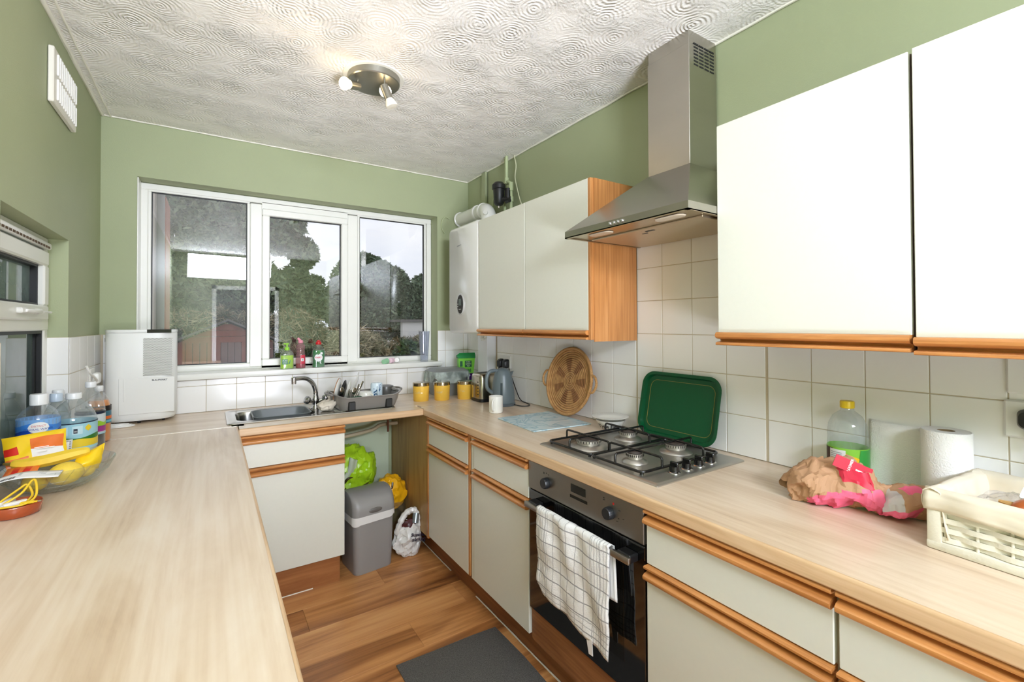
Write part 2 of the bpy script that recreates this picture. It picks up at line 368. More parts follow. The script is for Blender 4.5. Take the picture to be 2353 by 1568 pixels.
# ---- wall tiles
TG = .0014
def tile_mesh(w_, h_, axis):
    g = G(); b = .0013; t = .0045
    o = [(TG, TG), (w_-TG, TG), (w_-TG, h_-TG), (TG, h_-TG)]; i = [(TG+b, TG+b), (w_-TG-b, TG+b), (w_-TG-b, h_-TG-b), (TG+b, h_-TG-b)]
    def P(u, v, d): return {'R': (-d, u, v), 'B': (u, -d, v), 'L': (d, u, v), 'J': (u, -d, v)}[axis]
    g.loft([[P(u, v, -.004) for u, v in o], [P(u, v, t) for u, v in o], [P(u, v, t+.0012) for u, v in i]], False, True)
    return mesh_of('tile', g, TILE, 0)
TM = {}
def tiles(wall, axis, u0, u1, z0, z1, uoff, plane):
    k = math.floor((u0-uoff)/S+1e-6)
    while uoff+k*S < u1-1e-6:
        a, b = max(u0, uoff+k*S), min(u1, uoff+(k+1)*S); j = 0; k += 1
        if b-a < .012: continue
        while WT+j*S < z1-1e-6:
            c, d = max(z0, WT+j*S), min(z1, WT+(j+1)*S); j += 1
            if d-c < .01: continue
            key = (axis, round(b-a, 4), round(d-c, 4))
            if key not in TM: TM[key] = tile_mesh(b-a, d-c, axis)
            linked('tile', TM[key], {'R': (plane, a, c), 'B': (a, plane, c), 'L': (plane, a, c), 'J': (a, plane, c)}[axis], wall)
YG = 1.2115
Z3 = WT+3*S
tiles(wall_right, 'R', -.3, .897, WT, Z3, YG, XR+.0055); tiles(wall_right, 'R', .897, 1.512, WT, WT+6*S, YG, XR+.0055); tiles(wall_right, 'R', 1.512, 2.80, WT, Z3, YG, XR+.0055); tiles(wall_right, 'R', 2.95, 3.245, WT, Z3, YG, XR+.0055)
g = G().box((XR+.002, -.3, WT), (XR+.0065, YB, Z3)).box((XR+.002, .897, Z3), (XR+.0065, 1.512, WT+6*S)); part('grout', g, GROUT, wall_right, 0)
tiles(wall_back, 'B', XL, WX0, WT, Z3, -.0258, YB+.0055); tiles(wall_back, 'B', WX0, WX1, WT, 1.10, -.0258, YB+.0055); tiles(wall_back, 'B', WX1, XR, WT, Z3, -.0258, YB+.0055)
g = G().box((XL, YB+.002, WT), (WX0, YB+.0065, Z3)).box((WX0, YB+.002, WT), (WX1, YB+.0065, 1.10)).box((WX1, YB+.002, WT), (XR, YB+.0065, Z3)); part('grout', g, GROUT, wall_back, 0)
tiles(wall_left, 'L', LY1, YB, WT, Z3, YB-5*S, XL-.0055); tiles(wall_left, 'L', .9, LY0, WT, Z3, YB-20*S, XL-.0055); tiles(wall_left, 'J', -.5665, XL-.001, WT, Z3, -.62, LY1-.0)
g = G().box((XL-.0065, LY1-.004, WT), (XL-.002, YB, Z3)).box((XL-.0065, .9, WT), (XL-.002, LY0, Z3)).box((-.567, LY1-.003, WT), (XL-.002, LY1+.002, Z3)); part('grout', g, GROUT, wall_left, 0)

# ---- window in the back wall
PANE = glassy('window_pane', k=2.3); PANEH = glassy('misted_window_pane', k=2.6, haze=.16, hs=2.2)
win = struct('window_1', loc=(0, 3.36, 0)); YF = 3.36
def frame_rect(g, x0, x1, z0, z1, t, y0, y1, b=.004, ax='y', mi=0):
    """four mitred bars round an opening"""
    for (a, c, d, e) in ((x0, x1, z1-t, z1), (x0, x1, z0, z0+t), (x0, x0+t, z0+t, z1-t), (x1-t, x1, z0+t, z1-t)):
        if ax == 'y': g.box((a, y0, d), (c, y1, e), b, mi)
        else: g.box((y0, a, d), (y1, c, e), b, mi)
g = G(); frame_rect(g, WX0+.002, WX1-.002, 1.138, 2.243, .036, YF+.004, YF+.07)
g.box((.203, YF, 1.15), (.270, YF+.07, 2.2), .004).box((.806, YF, 1.15), (.876, YF+.07, 2.2), .004)
# beads round the fixed panes
for a, b in ((-.312, .203), (.876, 1.403)): frame_rect(g, a, b, 1.162, 2.214, .016, YF+.010, YF+.05, .003)
g.box((.27, YF+.004, 2.17), (.806, YF+.07, 2.214)); g.box((.27, YF+.004, 1.138), (.806, YF+.07, 1.156))
part('frame', g, UPVC, win, 30, True)
g = G(); frame_rect(g, .270, .806, 1.154, 2.172, .044, YF-.008, YF+.045, .005); sash = part('sash', g, UPVC, win, 30, True)
g = G(); g.box((.55, YF-.022, 1.163), (.72, YF-.008, 1.176), .003).box((.60, YF-.045, 1.150), (.615, YF-.02, 1.176), .004).box((.63, YF-.034, 1.163), (.76, YF-.026, 1.170), .002)
part('stay', g, WHITE, sash, 30, True)
for a, b, c, d, m in ((-.296, .187, 1.178, 2.198, PANEH), (.314, .762, 1.198, 2.128, PANE), (.892, 1.387, 1.178, 2.198, PANE)):
    part('pane', G().box((a-.004, YF+.030, c-.004), (b+.004, YF+.033, d+.004)), m, win, 0, True)
    g = G(); frame_rect(g, a-.001, b+.001, c-.001, d+.001, .0055, YF+.020, YF+.034, 0); part('gasket', g, GASK, win, 0, True)
g = G(); g.box((WX0-.03, 3.205, 1.103), (WX1+.02, YB+.004, 1.138), .006, 0, 2).box((WX0+.001, YB-.001, 1.104), (WX1-.001, YF+.02, 1.138))
part('window_sill', g, UPVC, win, 30, True)
g = G(); g.box((WX0+.001, 3.247, 1.14), (WX0+.006, YF+.01, 2.24)); part('reveal_trim', g, UPVC, win, 0, True)

# ---- small window in the left wall
lw = struct('window_2', loc=(-.562, 2.24, 0)); FX = -.562
g = G(); frame_rect(g, LY0, LY1, .905, LZ1, .045, FX-.07, FX, .004, 'x'); g.box((FX-.07, LY0, 1.40), (FX+.002, LY1, 1.50), .004); part('frame', g, UPVC, lw, 30, True)
g = G(); frame_rect(g, LY0+.04, LY1-.05, 1.44, 1.715, .058, FX-.05, FX+.014, .006, 'x'); sash2 = part('sash', g, UPVC, lw, 30, True)
g = G(); g.box((FX+.012, 2.19, 1.462), (FX+.03, 2.25, 1.482), .004).box((FX+.022, 2.22, 1.465), (FX+.036, 2.40, 1.478), .005, 0, 2).box((FX+.012, 2.38, 1.462), (FX+.03, 2.42, 1.482), .004).box((FX+.024, 2.42, 1.467), (FX+.032, 2.53, 1.475), .003)
part('handle', g, WHITE, sash2, 30, True)
OBS = glassy('grey_green_glass', (120, 150, 145), k=4, haze=.75, hcol=(150, 172, 166), hs=2)
part('pane', G().box((FX-.03, LY0+.10, 1.50), (FX-.026, LY1-.11, 1.66)), OBS, lw, 0, True)
part('pane', G().box((FX-.03, LY0+.045, .95), (FX-.026, LY1-.045, 1.40)), OBS, lw, 0, True)
g = G(); frame_rect(g, LY0+.095, LY1-.105, 1.495, 1.66, .012, FX-.028, FX-.005, 0, 'x'); frame_rect(g, LY0+.045, LY1-.045, .945, 1.40, .012, FX-.03, FX-.006, 0, 'x'); g.box((FX-.028, LY1-.075, .95), (FX-.02, LY1-.045, 1.40)); part('gasket', g, GASK, lw, 0, True)
g = G(); g.box((FX, 1.89, 1.722), (FX+.022, 2.56, 1.748), .006, 0, 2)
v = part('vent_cover', g, WHITE, lw, 30, True)
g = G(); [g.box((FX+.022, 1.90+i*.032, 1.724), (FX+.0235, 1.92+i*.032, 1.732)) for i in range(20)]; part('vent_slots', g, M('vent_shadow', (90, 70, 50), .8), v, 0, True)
# ---- rear doorway seen in the reflections: added dark leaf stands in for unlit room
d1 = struct('door_1', loc=(DX0, YN, 0)); g = G(); g.box((DX0, YN-.05, 0), (DX0+.06, YN+.02, 2.05), .004).box((DX1-.06, YN-.05, 0), (DX1, YN+.02, 2.05), .004).box((DX0, YN-.05, 1.99), (DX1, YN+.02, 2.05), .004); part('frame', g, WHITE, d1, 0, True)
DK = M('unlit_room_dark', (46, 44, 40), .5); g = G(); g.box((DX0+.06, YN-.07, 0), (DX1-.06, YN-.03, 1.99)); [g.box((DX0+.14+i*.36, YN-.032, z0), (DX0+.44+i*.36, YN-.022, z1), .006) for i in (0, 1) for z0, z1 in ((.2, .9), (1.1, 1.85))]; part('doorway_infill', g, DK, d1, 0, True)
part('handle', G().cyl((DX1-.12, YN-.03, 1.02), (DX1-.12, YN+.03, 1.02), .009).cyl((DX1-.12, YN+.03, 1.02), (DX1-.23, YN+.03, 1.02), .008), CHROME, d1, 40, True)

# ---- plinths and their white bead lines
struct('baseboard_right', G().box((1.1616, -1.1, 0), (1.18, 3.2, .157)), PLN)
struct('baseboard_back', G().box((.1, 2.6714, 0), (.60, 2.69, .157)).box((.585, 2.69, 0), (.60, 3.2, .157)), PLNX)
struct('baseboard_left', G().box((.03, -1.0, 0), (.045, 2.67, .157)), PLN)
bead('trim_5', (1.157, -.9, .002), (1.157, 2.12, .002), .0035, CAULK, 80, .0012); bead('trim_6', (1.157, 2.42, .002), (1.157, 2.95, .002), .003, CAULK, 30, .001); bead('trim_7', (.1, 2.667, .002), (.46, 2.667, .002), .003, CAULK, 20, .001)
# boxed-in pipes in the corner
struct('trim_8', G().box((1.63, 2.815, WT), (XR, 2.95, 1.3705), .002), M('white_gloss_paint', (235, 237, 240), .3))
# the wall surface below worktop level behind the bins
part('tile', G().box((.60, 3.236, .02), (1.06, 3.243, .90), .002), M('pale_green_tile', (196, 208, 182), .3, var=.05), wall_back, 0, label='pale green painted wall panel behind the bins')

# ================================================================== FITTED UNITS
def mapx(g, fn): g.v = [tuple(fn(v)) for v in g.v]; return g
RAIL = [(-.017, 0), (.012, 0), (.017, .003), (.0195, .008), (.019, .014), (.013, .019), (.003, .0215), (-.010, .023), (-.012, .0265), (-.010, .030), (.006, .0312), (.0135, .033), (.0155, .036), (.0155, .040), (.013, .042), (-.017, .042)]
def rail(x0, x1, z, parent, flip=False, k=1.0):
    pts = [(x0, y*k, z+(-h if flip else h)*k) for y, h in RAIL]
    return part('handle_rail', G().prism(pts, (x1-x0, 0, 0)), OAK, parent, 40, fix=True)
def base_unit(label, loc, rz, wd, group, edge=0, filler=0, x0=0.0, dep=.56):
    t = thing('base_cabinet', label, 'cabinet', loc, rz, group)
    g = G(); g.box((x0, -dep, .157), (wd, -dep+.018, .868)); g.box((x0, -dep, .157), (x0+.018, -.02, .868)).box((wd-.018, -dep, .157), (wd, -.02, .868)).box((x0, -dep, .157), (wd, -.02, .175)).box((x0, -dep, .85), (wd, -.02, .868))
    if filler: g.box((-filler, -.06, .157), (-.006, -.004, .868))
    part('carcass', g, CARC, t, 0)
    e = .003
    a, b = x0+e, wd-e
    dr = part('drawer', G().box((a, -.018, .708), (b, 0, .828), .0015), CREAM, t, 0); rail(a, b, .826, dr)
    do = part('door', G().box((a, -.018, .160), (b, 0, .664), .0015), CREAM, t, 0); rail(a, b, .662, do)
    if edge:
        part('edge_strip', G().box((a-edge, -.02, .160), (a, -.0005, .868), .0015), OAKP, t, 0)
    return t
RZ = PI/2
GR = 'base cabinets along the right-hand wall'
base_unit('narrow cream base cabinet in the right-hand run nearest the sink corner', (1.083, 2.062, 0), RZ, .505, GR, edge=.016)
base_unit('cream base cabinet immediately left of the black oven', (1.083, 1.535, 0), RZ, .474, GR)
struct('trim_9', G().box((1.087, 2.012, .157), (1.14, 2.036, .868)), CREAM)
base_unit('cream base cabinet immediately right of the black oven, whole in view', (1.083, .4375, 0), RZ, .496, GR)
base_unit('cream base cabinet in the right-hand run below the wicker basket', (1.083, -.065, 0), RZ, .499, GR)
base_unit('cream base cabinet cut by the bottom right corner of the picture', (1.083, -.567, 0), RZ, .499, GR)
base_unit('cream base cabinet under the sink, beside the grey bin', (.616, 2.62, 0), PI, .616-.105, None, dep=.11)
for i, (y, lab) in enumerate(((2.6, 'cream base cabinet hidden under the left worktop at the sink end'), (2.0, 'cream base cabinet hidden under the middle of the left worktop'), (1.4, 'cream base cabinet hidden under the near left worktop'))):
    base_unit(lab, (.088, y, 0), -PI/2, .598, 'base cabinets under the left worktop')
# end panel beside the bins
ep = single('end_panel', G().box((1.084, 2.588, .145), (1.102, 3.243, .868), .001), wood('tan_panel', ((140, 104, 56), (178, 142, 86), (192, 158, 100)), 2, 1, .5), 'tan wood-effect side panel closing the space beside the bins', 'panel')
part('front_edge', G().box((1.0795, 2.569, .145), (1.102, 2.5878, .868), .001), OAKP, ep, 0, True)

def wall_unit(label, loc, wds, zt, group, edge=False):
    t = thing('wall_cabinet', label, 'cabinet', loc, RZ, group); W_ = sum(wds)
    g = G(); g.box((.001, -.285, 0), (W_, -.02, zt-1.346)); part('carcass', g, M('gap_shadow_brown', (74, 52, 38), .7), t, 0)  # dark brown carcass paints the shadow into the gaps between doors
    if edge:
        part('side_panel', G().box((0, -.29, 0), (.001, -.022, zt-1.346)).box((-.004, -.292, -.008), (.0, -.018, zt-1.346)), OAKP, t, 0)
        part('edge_strip', G().box((0, -.02, 0), (.016, 0, zt-1.346), .001), OAKP, t, 0)
    x = 0
    for k, wd in enumerate(wds):
        a = x+(.017 if edge and k == 0 else .0022); b = x+wd-.0022; x += wd
        d = part('door', G().box((a, -.018, .042), (b, 0, zt-1.346), .0015), CREAM if not edge else CREAM, t, 0)
        rail(a, b, .043, d, True)
    return t
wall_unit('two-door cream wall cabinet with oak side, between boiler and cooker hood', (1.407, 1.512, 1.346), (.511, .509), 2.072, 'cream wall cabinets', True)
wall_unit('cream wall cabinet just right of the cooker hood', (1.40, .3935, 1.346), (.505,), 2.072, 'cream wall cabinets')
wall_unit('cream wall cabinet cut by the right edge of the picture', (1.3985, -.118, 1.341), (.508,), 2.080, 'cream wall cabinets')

# ---- worktops
def slab(g, x0, x1, y0, y1, ex=None, mi=0, mi2=1):
    g.box((x0, y0, .872), (x1, y1, .9095), 0, mi)
RTOP = [(.872), (.91)]
def edge_prof(sign=1, n=5):   # rounded front edge cross-section: (outwards, z)
    r = .007; pts = [(-.008, .872), (-.004, .872), (0, .876)]
    for k in range(n+1):
        a = PI/2*k/n; pts.append((-r+r*math.cos(a), .91-r+r*math.sin(a)))
    pts.append((-.008, .91)); return pts
g = G(); g.box((1.0713, -1.0, .872), (XR, 2.664, .91)); g.box((1.67, 2.6, .873), (XR, 2.66, .9099))
st = len(g.f); g.prism([(1.0635-a, -1.0, z) for a, z in edge_prof()], (0, 3.606, 0), 1)
wr = single('worktop', g, [TOPM, TOPE], 'light oak-effect worktop running the length of the right-hand wall under the hob', 'worktop', smooth=40, fix=True)
g = G(); g.box((XL, -1.0, .872), (.1052, 2.69, .91)); g.box((-.562, LY0+.001, .872), (XL, LY1-.001, .91)); g.prism([(.113+a, -1.0, z) for a, z in edge_prof()], (0, 3.683, 0), 1)
single('worktop', g, [TOPM, TOPE], 'light oak-effect worktop along the left wall holding the fruit bowl and bottles', 'worktop', smooth=40, fix=True)
g = G(); g.box((.115, 2.6133, .872), (1.063, 2.745, .91)).box((XL, 2.6905, .872), (.085, YB, .91)).box((.085, 3.16, .872), (XR, YB, .91)).box((.93, 2.745, .872), (XR, 3.16, .91)).box((1.083, 2.6645, .872), (XR, 2.75, .91)).box((.115, 2.69, .872), (.14, 2.75, .91))
g.prism([(.114, 2.6055-a, z) for a, z in edge_prof()], (.95, 0, 0), 1)
single('worktop', g, [TOPX, TOPEX], 'light oak-effect worktop below the window with the sink set in it', 'worktop', smooth=40, fix=True)
JM = M('joint_strip_metal', (232, 226, 212), .25, .6)
g = G(); g.box((XL, 2.688, .9101), (.112, 2.6915, .9112)); single('joint_strip', g, JM, 'pale metal strip across the joint of the left and sink worktops', 'strip')
g = G(); g.prism([(1.066, 2.6635, .9101), (XR-.004, 2.6635, .9101), (XR-.004, 2.6665, .9101), (1.066, 2.6665, .9101)], (0, 0, .001)); single('joint_strip', g, JM, 'pale metal strip across the worktop joint behind the yellow canisters', 'strip')
# pale worn lip along the rounded edge of the right-hand worktop
g = G().box((1.0635, 2.608, .874), (1.0665, 2.62, .9102)); part('end_cap', g, JM, wr, 0, True)

# ================================================================== OVEN, HOB, HOOD, BOILER
ov = thing('oven', 'built-in oven with steel control panel and black glass door, tea towel on its handle', 'oven', (1.083, .936, 0))
X0 = 1.083; Y0, Y1 = .938, 1.531
part('body', G().box((X0+.022, Y0+.01, .28), (1.64, Y1-.01, .862)), M('oven_dark_case', (40, 40, 40), .6), ov, 0, True)
cp = part('control_panel', G().box((X0-.004, Y0, .757), (X0+.018, Y1, .867), .002), M('oven_steel', (150, 147, 142), .36, 1, var=.05, vs=20), ov, 0, True)
for y in (1.409, 1.075):
    part('knob', G().lathe([(.0195, 0), (.021, .004), (.0195, .018), (.0175, .021), (0, .021)], 24, mat=Matrix.Translation((X0-.004, y, .808)) @ Matrix.Rotation(-PI/2, 4, 'Y')), M('knob_black', (30, 33, 36), .3), cp, 40, True)
part('display', G().box((X0-.0052, 1.192, .819), (X0-.003, 1.268, .847)).box((X0-.0052, 1.183, .798), (X0-.003, 1.273, .808)), M('black_display', (18, 20, 18), .1), cp, 0, True)
for y, z, w_, h_ in ((1.425, .838, .006, .007), (1.41, .842, .004, .004), (1.395, .840, .008, .002), (1.10, .846, .007, .003), (1.10, .840, .006, .003), (1.03, .826, .008, .003), (1.035, .80, .006, .003), (1.04, .79, .009, .002), (1.015, .805, .006, .002)): part('print_mark', G().box((X0-.0048, y, z), (X0-.0036, y+w_, z+h_)), M('print_dark', (50, 50, 48), .5), cp, 0, True)
part('print_marks', g, M('print_dark', (50, 50, 48), .5), cp, 0, True)
part('indicator_light', G().box((X0-.0055, 1.058, .838), (X0-.0036, 1.063, .845)), M('red_lamp', (170, 30, 25), .3), cp, 0, True)
dg_ = M('black_oven_glass', (8, 8, 8), .05, coat=.5, spec=.6)
dr_ = part('door', G().box((X0, Y0, .275), (X0+.022, Y1, .75), .002), dg_, ov, 0, True)
part('vent_gap', G().box((X0+.006, Y0+.003, .75), (X0+.02, Y1-.003, .757)), GASK, ov, 0, True)
part('door_window', G().box((X0-.0008, Y0+.085, .36), (X0+.001, Y1-.085, .66), .0004), M('oven_window', (16, 14, 9), .04), dr_, 0, True)
g = G(); g.box((1.0325, .957, .701), (1.046, 1.478+.02, .722), .003, 0, 2); part('handle', g, M('handle_steel', (165, 163, 158), .3, 1), dr_, 30, True)
for y in (.962, 1.437): part('handle_bracket', G().box((1.046, y, .698), (X0+.002, y+.055, .724), .004), BLACK, dr_, 30, True)
part('filler_panel', G().box((X0+.012, Y0-.002, .14), (X0+.028, Y1+.002, .273)), PLN, ov, 0, True)

hb = thing('gas_hob', 'four-burner stainless gas hob with black pan supports and four knobs', 'hob', (1.40, 1.255, WT))
HS = M('hob_steel', (186, 183, 176), .36, .9, var=.05, vs=9)
g = G(); g.loft([rr(1.398, 1.255, .242, .306, .006, WT), rr(1.398, 1.255, .242, .306, .006, WT+.004), rr(1.398, 1.255, .236, .300, .006, WT+.008), rr(1.398, 1.255, .226, .290, .006, WT+.0075)], True, True); part('plate', g, HS, hb, 40, True)
ENB = M('black_enamel', (14, 14, 14), .25, coat=.3); BW = M('burner_alloy', (196, 190, 178), .35, .7); 
B4 = ((1.285, 1.40, 1.25), (1.515, 1.40, .95), (1.285, 1.155, .75), (1.515, 1.155, 1.0))
for x, y, k in B4:
    z = WT+.008
    bn = part('burner', G().lathe([(.062*k, z), (.060*k, z+.004), (.044*k, z+.012), (.040*k, z+.014)], 32, (x, y, 0)), HS, hb, 50, True)
    part('burner_ring', G().lathe([(.036*k, z+.012), (.036*k, z+.020), (.041*k, z+.022), (.041*k, z+.030), (.038*k, z+.032)], 32, (x, y, 0)), BW, bn, 40, True)
    part('burner_cap', G().lathe([(.032*k, z+.031), (.0375*k, z+.034), (.0375*k, z+.037), (.033*k, z+.041), (0, z+.0415)], 32, (x, y, 0)), M('burner_cap_black', (58, 50, 46), .4, var=.4, vs=30), bn, 40, True)
    g = G(); [g.box((x+math.cos(a)*.0405*k-.0012, y+math.sin(a)*.0405*k-.0012, z+.023), (x+math.cos(a)*.0405*k+.0012, y+math.sin(a)*.0405*k+.0012, z+.031)) for a in [2*PI*i/28 for i in range(28)]]; part('flame_ports', g, ENB, bn, 0, True)
for (ya, yb, by) in ((1.285, 1.535, 1.40), (1.035, 1.28, 1.155)):
    g = G(); zf = WT+.018; zt_ = WT+.052; R_ = .0042
    xa, xb = 1.185, 1.612
    pts = rr((xa+xb)/2, (ya+yb)/2, (xb-xa)/2, (yb-ya)/2, .02, zf, 4); g.tube(pts, .0048, 8, closed=True)
    def fing(p, q, h0=True, h1=True):
        p = Vector(p); q = Vector(q); d = (q-p).normalized(); P = []
        if h0: P += [p+Vector((0, 0, zf-zt_)), p+Vector((0, 0, -.008)), p+d*.003+Vector((0, 0, -.002)), p+d*.009]
        else: P += [p]
        if h1: P += [q-d*.009, q-d*.003+Vector((0, 0, -.002)), q+Vector((0, 0, -.008)), q+Vector((0, 0, zf-zt_))]
        else: P += [q]
        g.tube(P, R_, 8)
    fing((xa, by, zt_), (xb, by, zt_))
    fing((1.285, ya, zt_), (1.285, yb, zt_)); fing((1.515, ya, zt_), (1.515, yb, zt_))
    [g.cyl((x, y, WT+.007), (x, y, zf), .006) for x in (xa+.01, xb-.01) for y in (ya+.01, yb-.01)]
    part('pan_support', g, ENB, hb, 50, True)
for x in (1.30, 1.367, 1.434, 1.50):
    z = WT+.008; kn = part('knob', G().lathe([(.0165, z+.004), (.017, z+.008), (.0155, z+.022), (0, z+.024)], 24, (x, .997, 0)).box((x-.0045, .997-.0155, z+.02), (x+.0045, .997+.0155, z+.036), .002), ENB, hb, 40, True)
    part('knob_ring', G().lathe([(.021, z-.001), (.021, z+.002), (.017, z+.005)], 24, (x, .997, 0)), CHROME, kn, 40, True)

hd = thing('cooker_hood', 'stainless steel chimney cooker hood above the gas hob', 'hood', (1.70, 1.195, 1.785))
HSTEEL = M('hood_steel', (176, 172, 162), .3, 1, var=.07, vs=3, stretch=(1, 1, 3)); hx0, hy0, hy1 = 1.248, .897, 1.497; zb, zr = 1.778, 1.806
CX0, CY0, CY1 = 1.527, 1.088, 1.288
g = G(); bl = [(hx0, hy0), (XR, hy0), (XR, hy1), (hx0, hy1)]
g.loft([[(x, y, zb) for x, y in bl], [(x, y, zr) for x, y in bl], [(CX0-.004, CY0-.004, 2.03), (XR, CY0-.004, 2.03), (XR, CY1+.004, 2.03), (CX0-.004, CY1+.004, 2.03)]], False, True); part('canopy', g, HSTEEL, hd, 0, True, fix=True)
g = G(); g.box((CX0, CY0, 2.028), (XR, CY1, 2.50), .0015); ch = part('chimney', g, HSTEEL, hd, 0, True)
g = G(); g.box((CX0+.002, CY0+.002, 2.49), (XR, CY1-.002, ZC), .0015); part('chimney_top', g, HSTEEL, hd, 0, True)
g = G(); [g.box((CX0+.030+c*.034, CY0-.0012, 2.420+r*.0135), (CX0+.030+c*.034+.027, CY0+.002, 2.4255+r*.0135)) for c in range(4) for r in range(7)]; part('vent_slots', g, M('slot_dark', (24, 24, 22), .8), ch, 0, True)
UND = M('hood_underside', (196, 184, 162), .3, 1, var=.08, vs=5)
g = G(); g.box((hx0+.003, hy0+.003, zb+.004), (XR, hy1-.003, zb+.008)); [g.box(a, b) for a, b in (((hx0, hy0, zb-.001), (XR, hy0+.012, zb+.004)), ((hx0, hy1-.012, zb-.001), (XR, hy1, zb+.004)), ((hx0, hy0, zb-.001), (hx0+.012, hy1, zb+.004)))]
un = part('underside', g, UND, hd, 0, True)
part('grease_filter', G().box((1.37, .93, zb-.003), (1.69, 1.465, zb+.004), .002), M('filter_alloy', (206, 192, 168), .38, .9, bump=.3, bs=400), un, 0, True)
for y in (1.01, 1.34): part('hood_light', G().loft([rr(1.305, y, .022, .058, .018, zb+.002), rr(1.305, y, .020, .055, .017, zb-.002)], True, True), M('lamp_cover', (196, 186, 166), .15), un, 30, True)
g = G(); g.box((1.40, 1.16, zb-.0045), (1.412, 1.20, zb-.002)).box((1.43, 1.215, zb-.0042), (1.437, 1.24, zb-.002)); part('latch', g, BLACK, un, 0, True)
for y in (1.232, 1.212, 1.192, 1.172): part('button', G().lathe([(.0068, 0), (.0068, .005), (.005, .008), (0, .0085)], 16, mat=Matrix.Translation((hx0, y, 1.793)) @ Matrix.Rotation(-PI/2, 4, 'Y')), CHROME, hd, 40, True)

bo = thing('boiler', 'white wall-hung boiler with a small oval display, left of the far wall cabinet', 'boiler', (1.55, 2.76, 1.345))
BWM = M('boiler_white', (236, 236, 232), .22, coat=.3)
def rry(cx, cz, hx, hz, r, y, n=5): return [(p[0], y, p[1]) for p in rr(cx, cz, hx, hz, r, 0, n)]
def rrx(cy, cz, hy, hz, r, x, n=5): return [(x, p[0], p[1]) for p in rr(cy, cz, hy, hz, r, 0, n)]
g = G(); g.loft([rrx(2.756, 1.722, .218, .368, .03, XR), rrx(2.756, 1.722, .218, .368, .03, 1.44), rrx(2.756, 1.722, .214, .364, .03, 1.418), rrx(2.756, 1.722, .204, .354, .03, 1.408)], True, True); part('case', g, BWM, bo, 40, True, fix=True)
g = G(); oval = lambda a, b, x, n=32: [(x, 2.787+a*math.cos(2*PI*i/n), 1.553+b*math.sin(2*PI*i/n)) for i in range(n)]
g.loft([oval(.052, .074, 1.409), oval(.052, .074, 1.404), oval(.046, .068, 1.403), oval(.044, .066, 1.405)], True, True); dp = part('display_surround', g, M('silver_plastic', (205, 205, 205), .25, .3), bo, 40, True, fix=True)
g = G(); g.loft([oval(.042, .064, 1.406), oval(.041, .063, 1.4025)], True, True); part('display', g, M('display_black', (28, 34, 34), .12), dp, 40, True, fix=True)
g = G().box((1.4015, 2.770, 1.545), (1.4026, 2.806, 1.590)); part('screen', g, M('lcd_grey', (92, 108, 104), .2), dp, 0, True)
g = G(); [g.box((1.4012, y, z), (1.4026, y+.004, z+.004)) for y, z in ((2.815, 1.553), (2.815, 1.537), (2.775, 1.518), (2.787, 1.516), (2.799, 1.518))]; part('buttons', g, WHITE, dp, 0, True)
g = G(); g.tube(smooth_path([(1.4065, 2.836, 1.948), (1.4065, 2.826, 1.956), (1.4065, 2.818, 1.950), (1.4065, 2.808, 1.957), (1.4065, 2.800, 1.952), (1.4065, 2.788, 1.957), (1.4065, 2.776, 1.955)], 4), .0012, 6); part('badge', g, M('badge_grey', (150, 152, 155), .3, .5), bo, 40, True)
g = G(); g.cyl((1.50, 2.65, 1.356), (1.50, 2.65, 1.31), .009).cyl((1.55, 2.70, 1.356), (1.55, 2.70, 1.32), .011).cyl((1.60, 2.80, 1.356), (1.60, 2.80, 1.37-.03), .009).tube(smooth_path([(1.46, 2.60, 1.355), (1.45, 2.59, 1.33), (1.47, 2.585, 1.318), (1.50, 2.60, 1.33)], 5), .004, 6); part('pipe_stubs', g, M('pale_pipe', (205, 205, 190), .4), bo, 40, True)
# flue elbow
g = G(); g.tube(smooth_path([(1.57, 2.68, 2.085), (1.57, 2.68, 2.13), (1.572, 2.70, 2.175), (1.59, 2.76, 2.205), (1.615, 2.86, 2.222), (1.638, 3.0, 2.235), (1.640, 3.243, 2.24)], 6), .052, 24)
fl = single('flue_pipe', g, BWM, 'white flue elbow rising from the boiler top into the back wall', 'pipe', smooth=50)
g = G(); [g.lathe([(.052, -.012), (.058, -.010), (.058, .010), (.052, .012)], 28, mat=Matrix.Translation(Vector(c)) @ Matrix.Rotation(PI/2+t, 4, 'X')) for c, t in (((1.626, 2.93, 2.229), 0), ((1.60, 2.80, 2.212), -.08))]; g.lathe([(.06, 0), (.06, .01), (.055, .014)], 28, mat=Matrix.Translation((1.640, 3.243, 2.24)) @ Matrix.Rotation(PI/2, 4, 'X')); part('flue_collar', g, BWM, fl, 50)
g = G(); g.cyl((1.53, 2.655, 2.16), (1.52, 2.645, 2.165), .016, seg=16); part('test_cap', g, BWM, fl, 50)
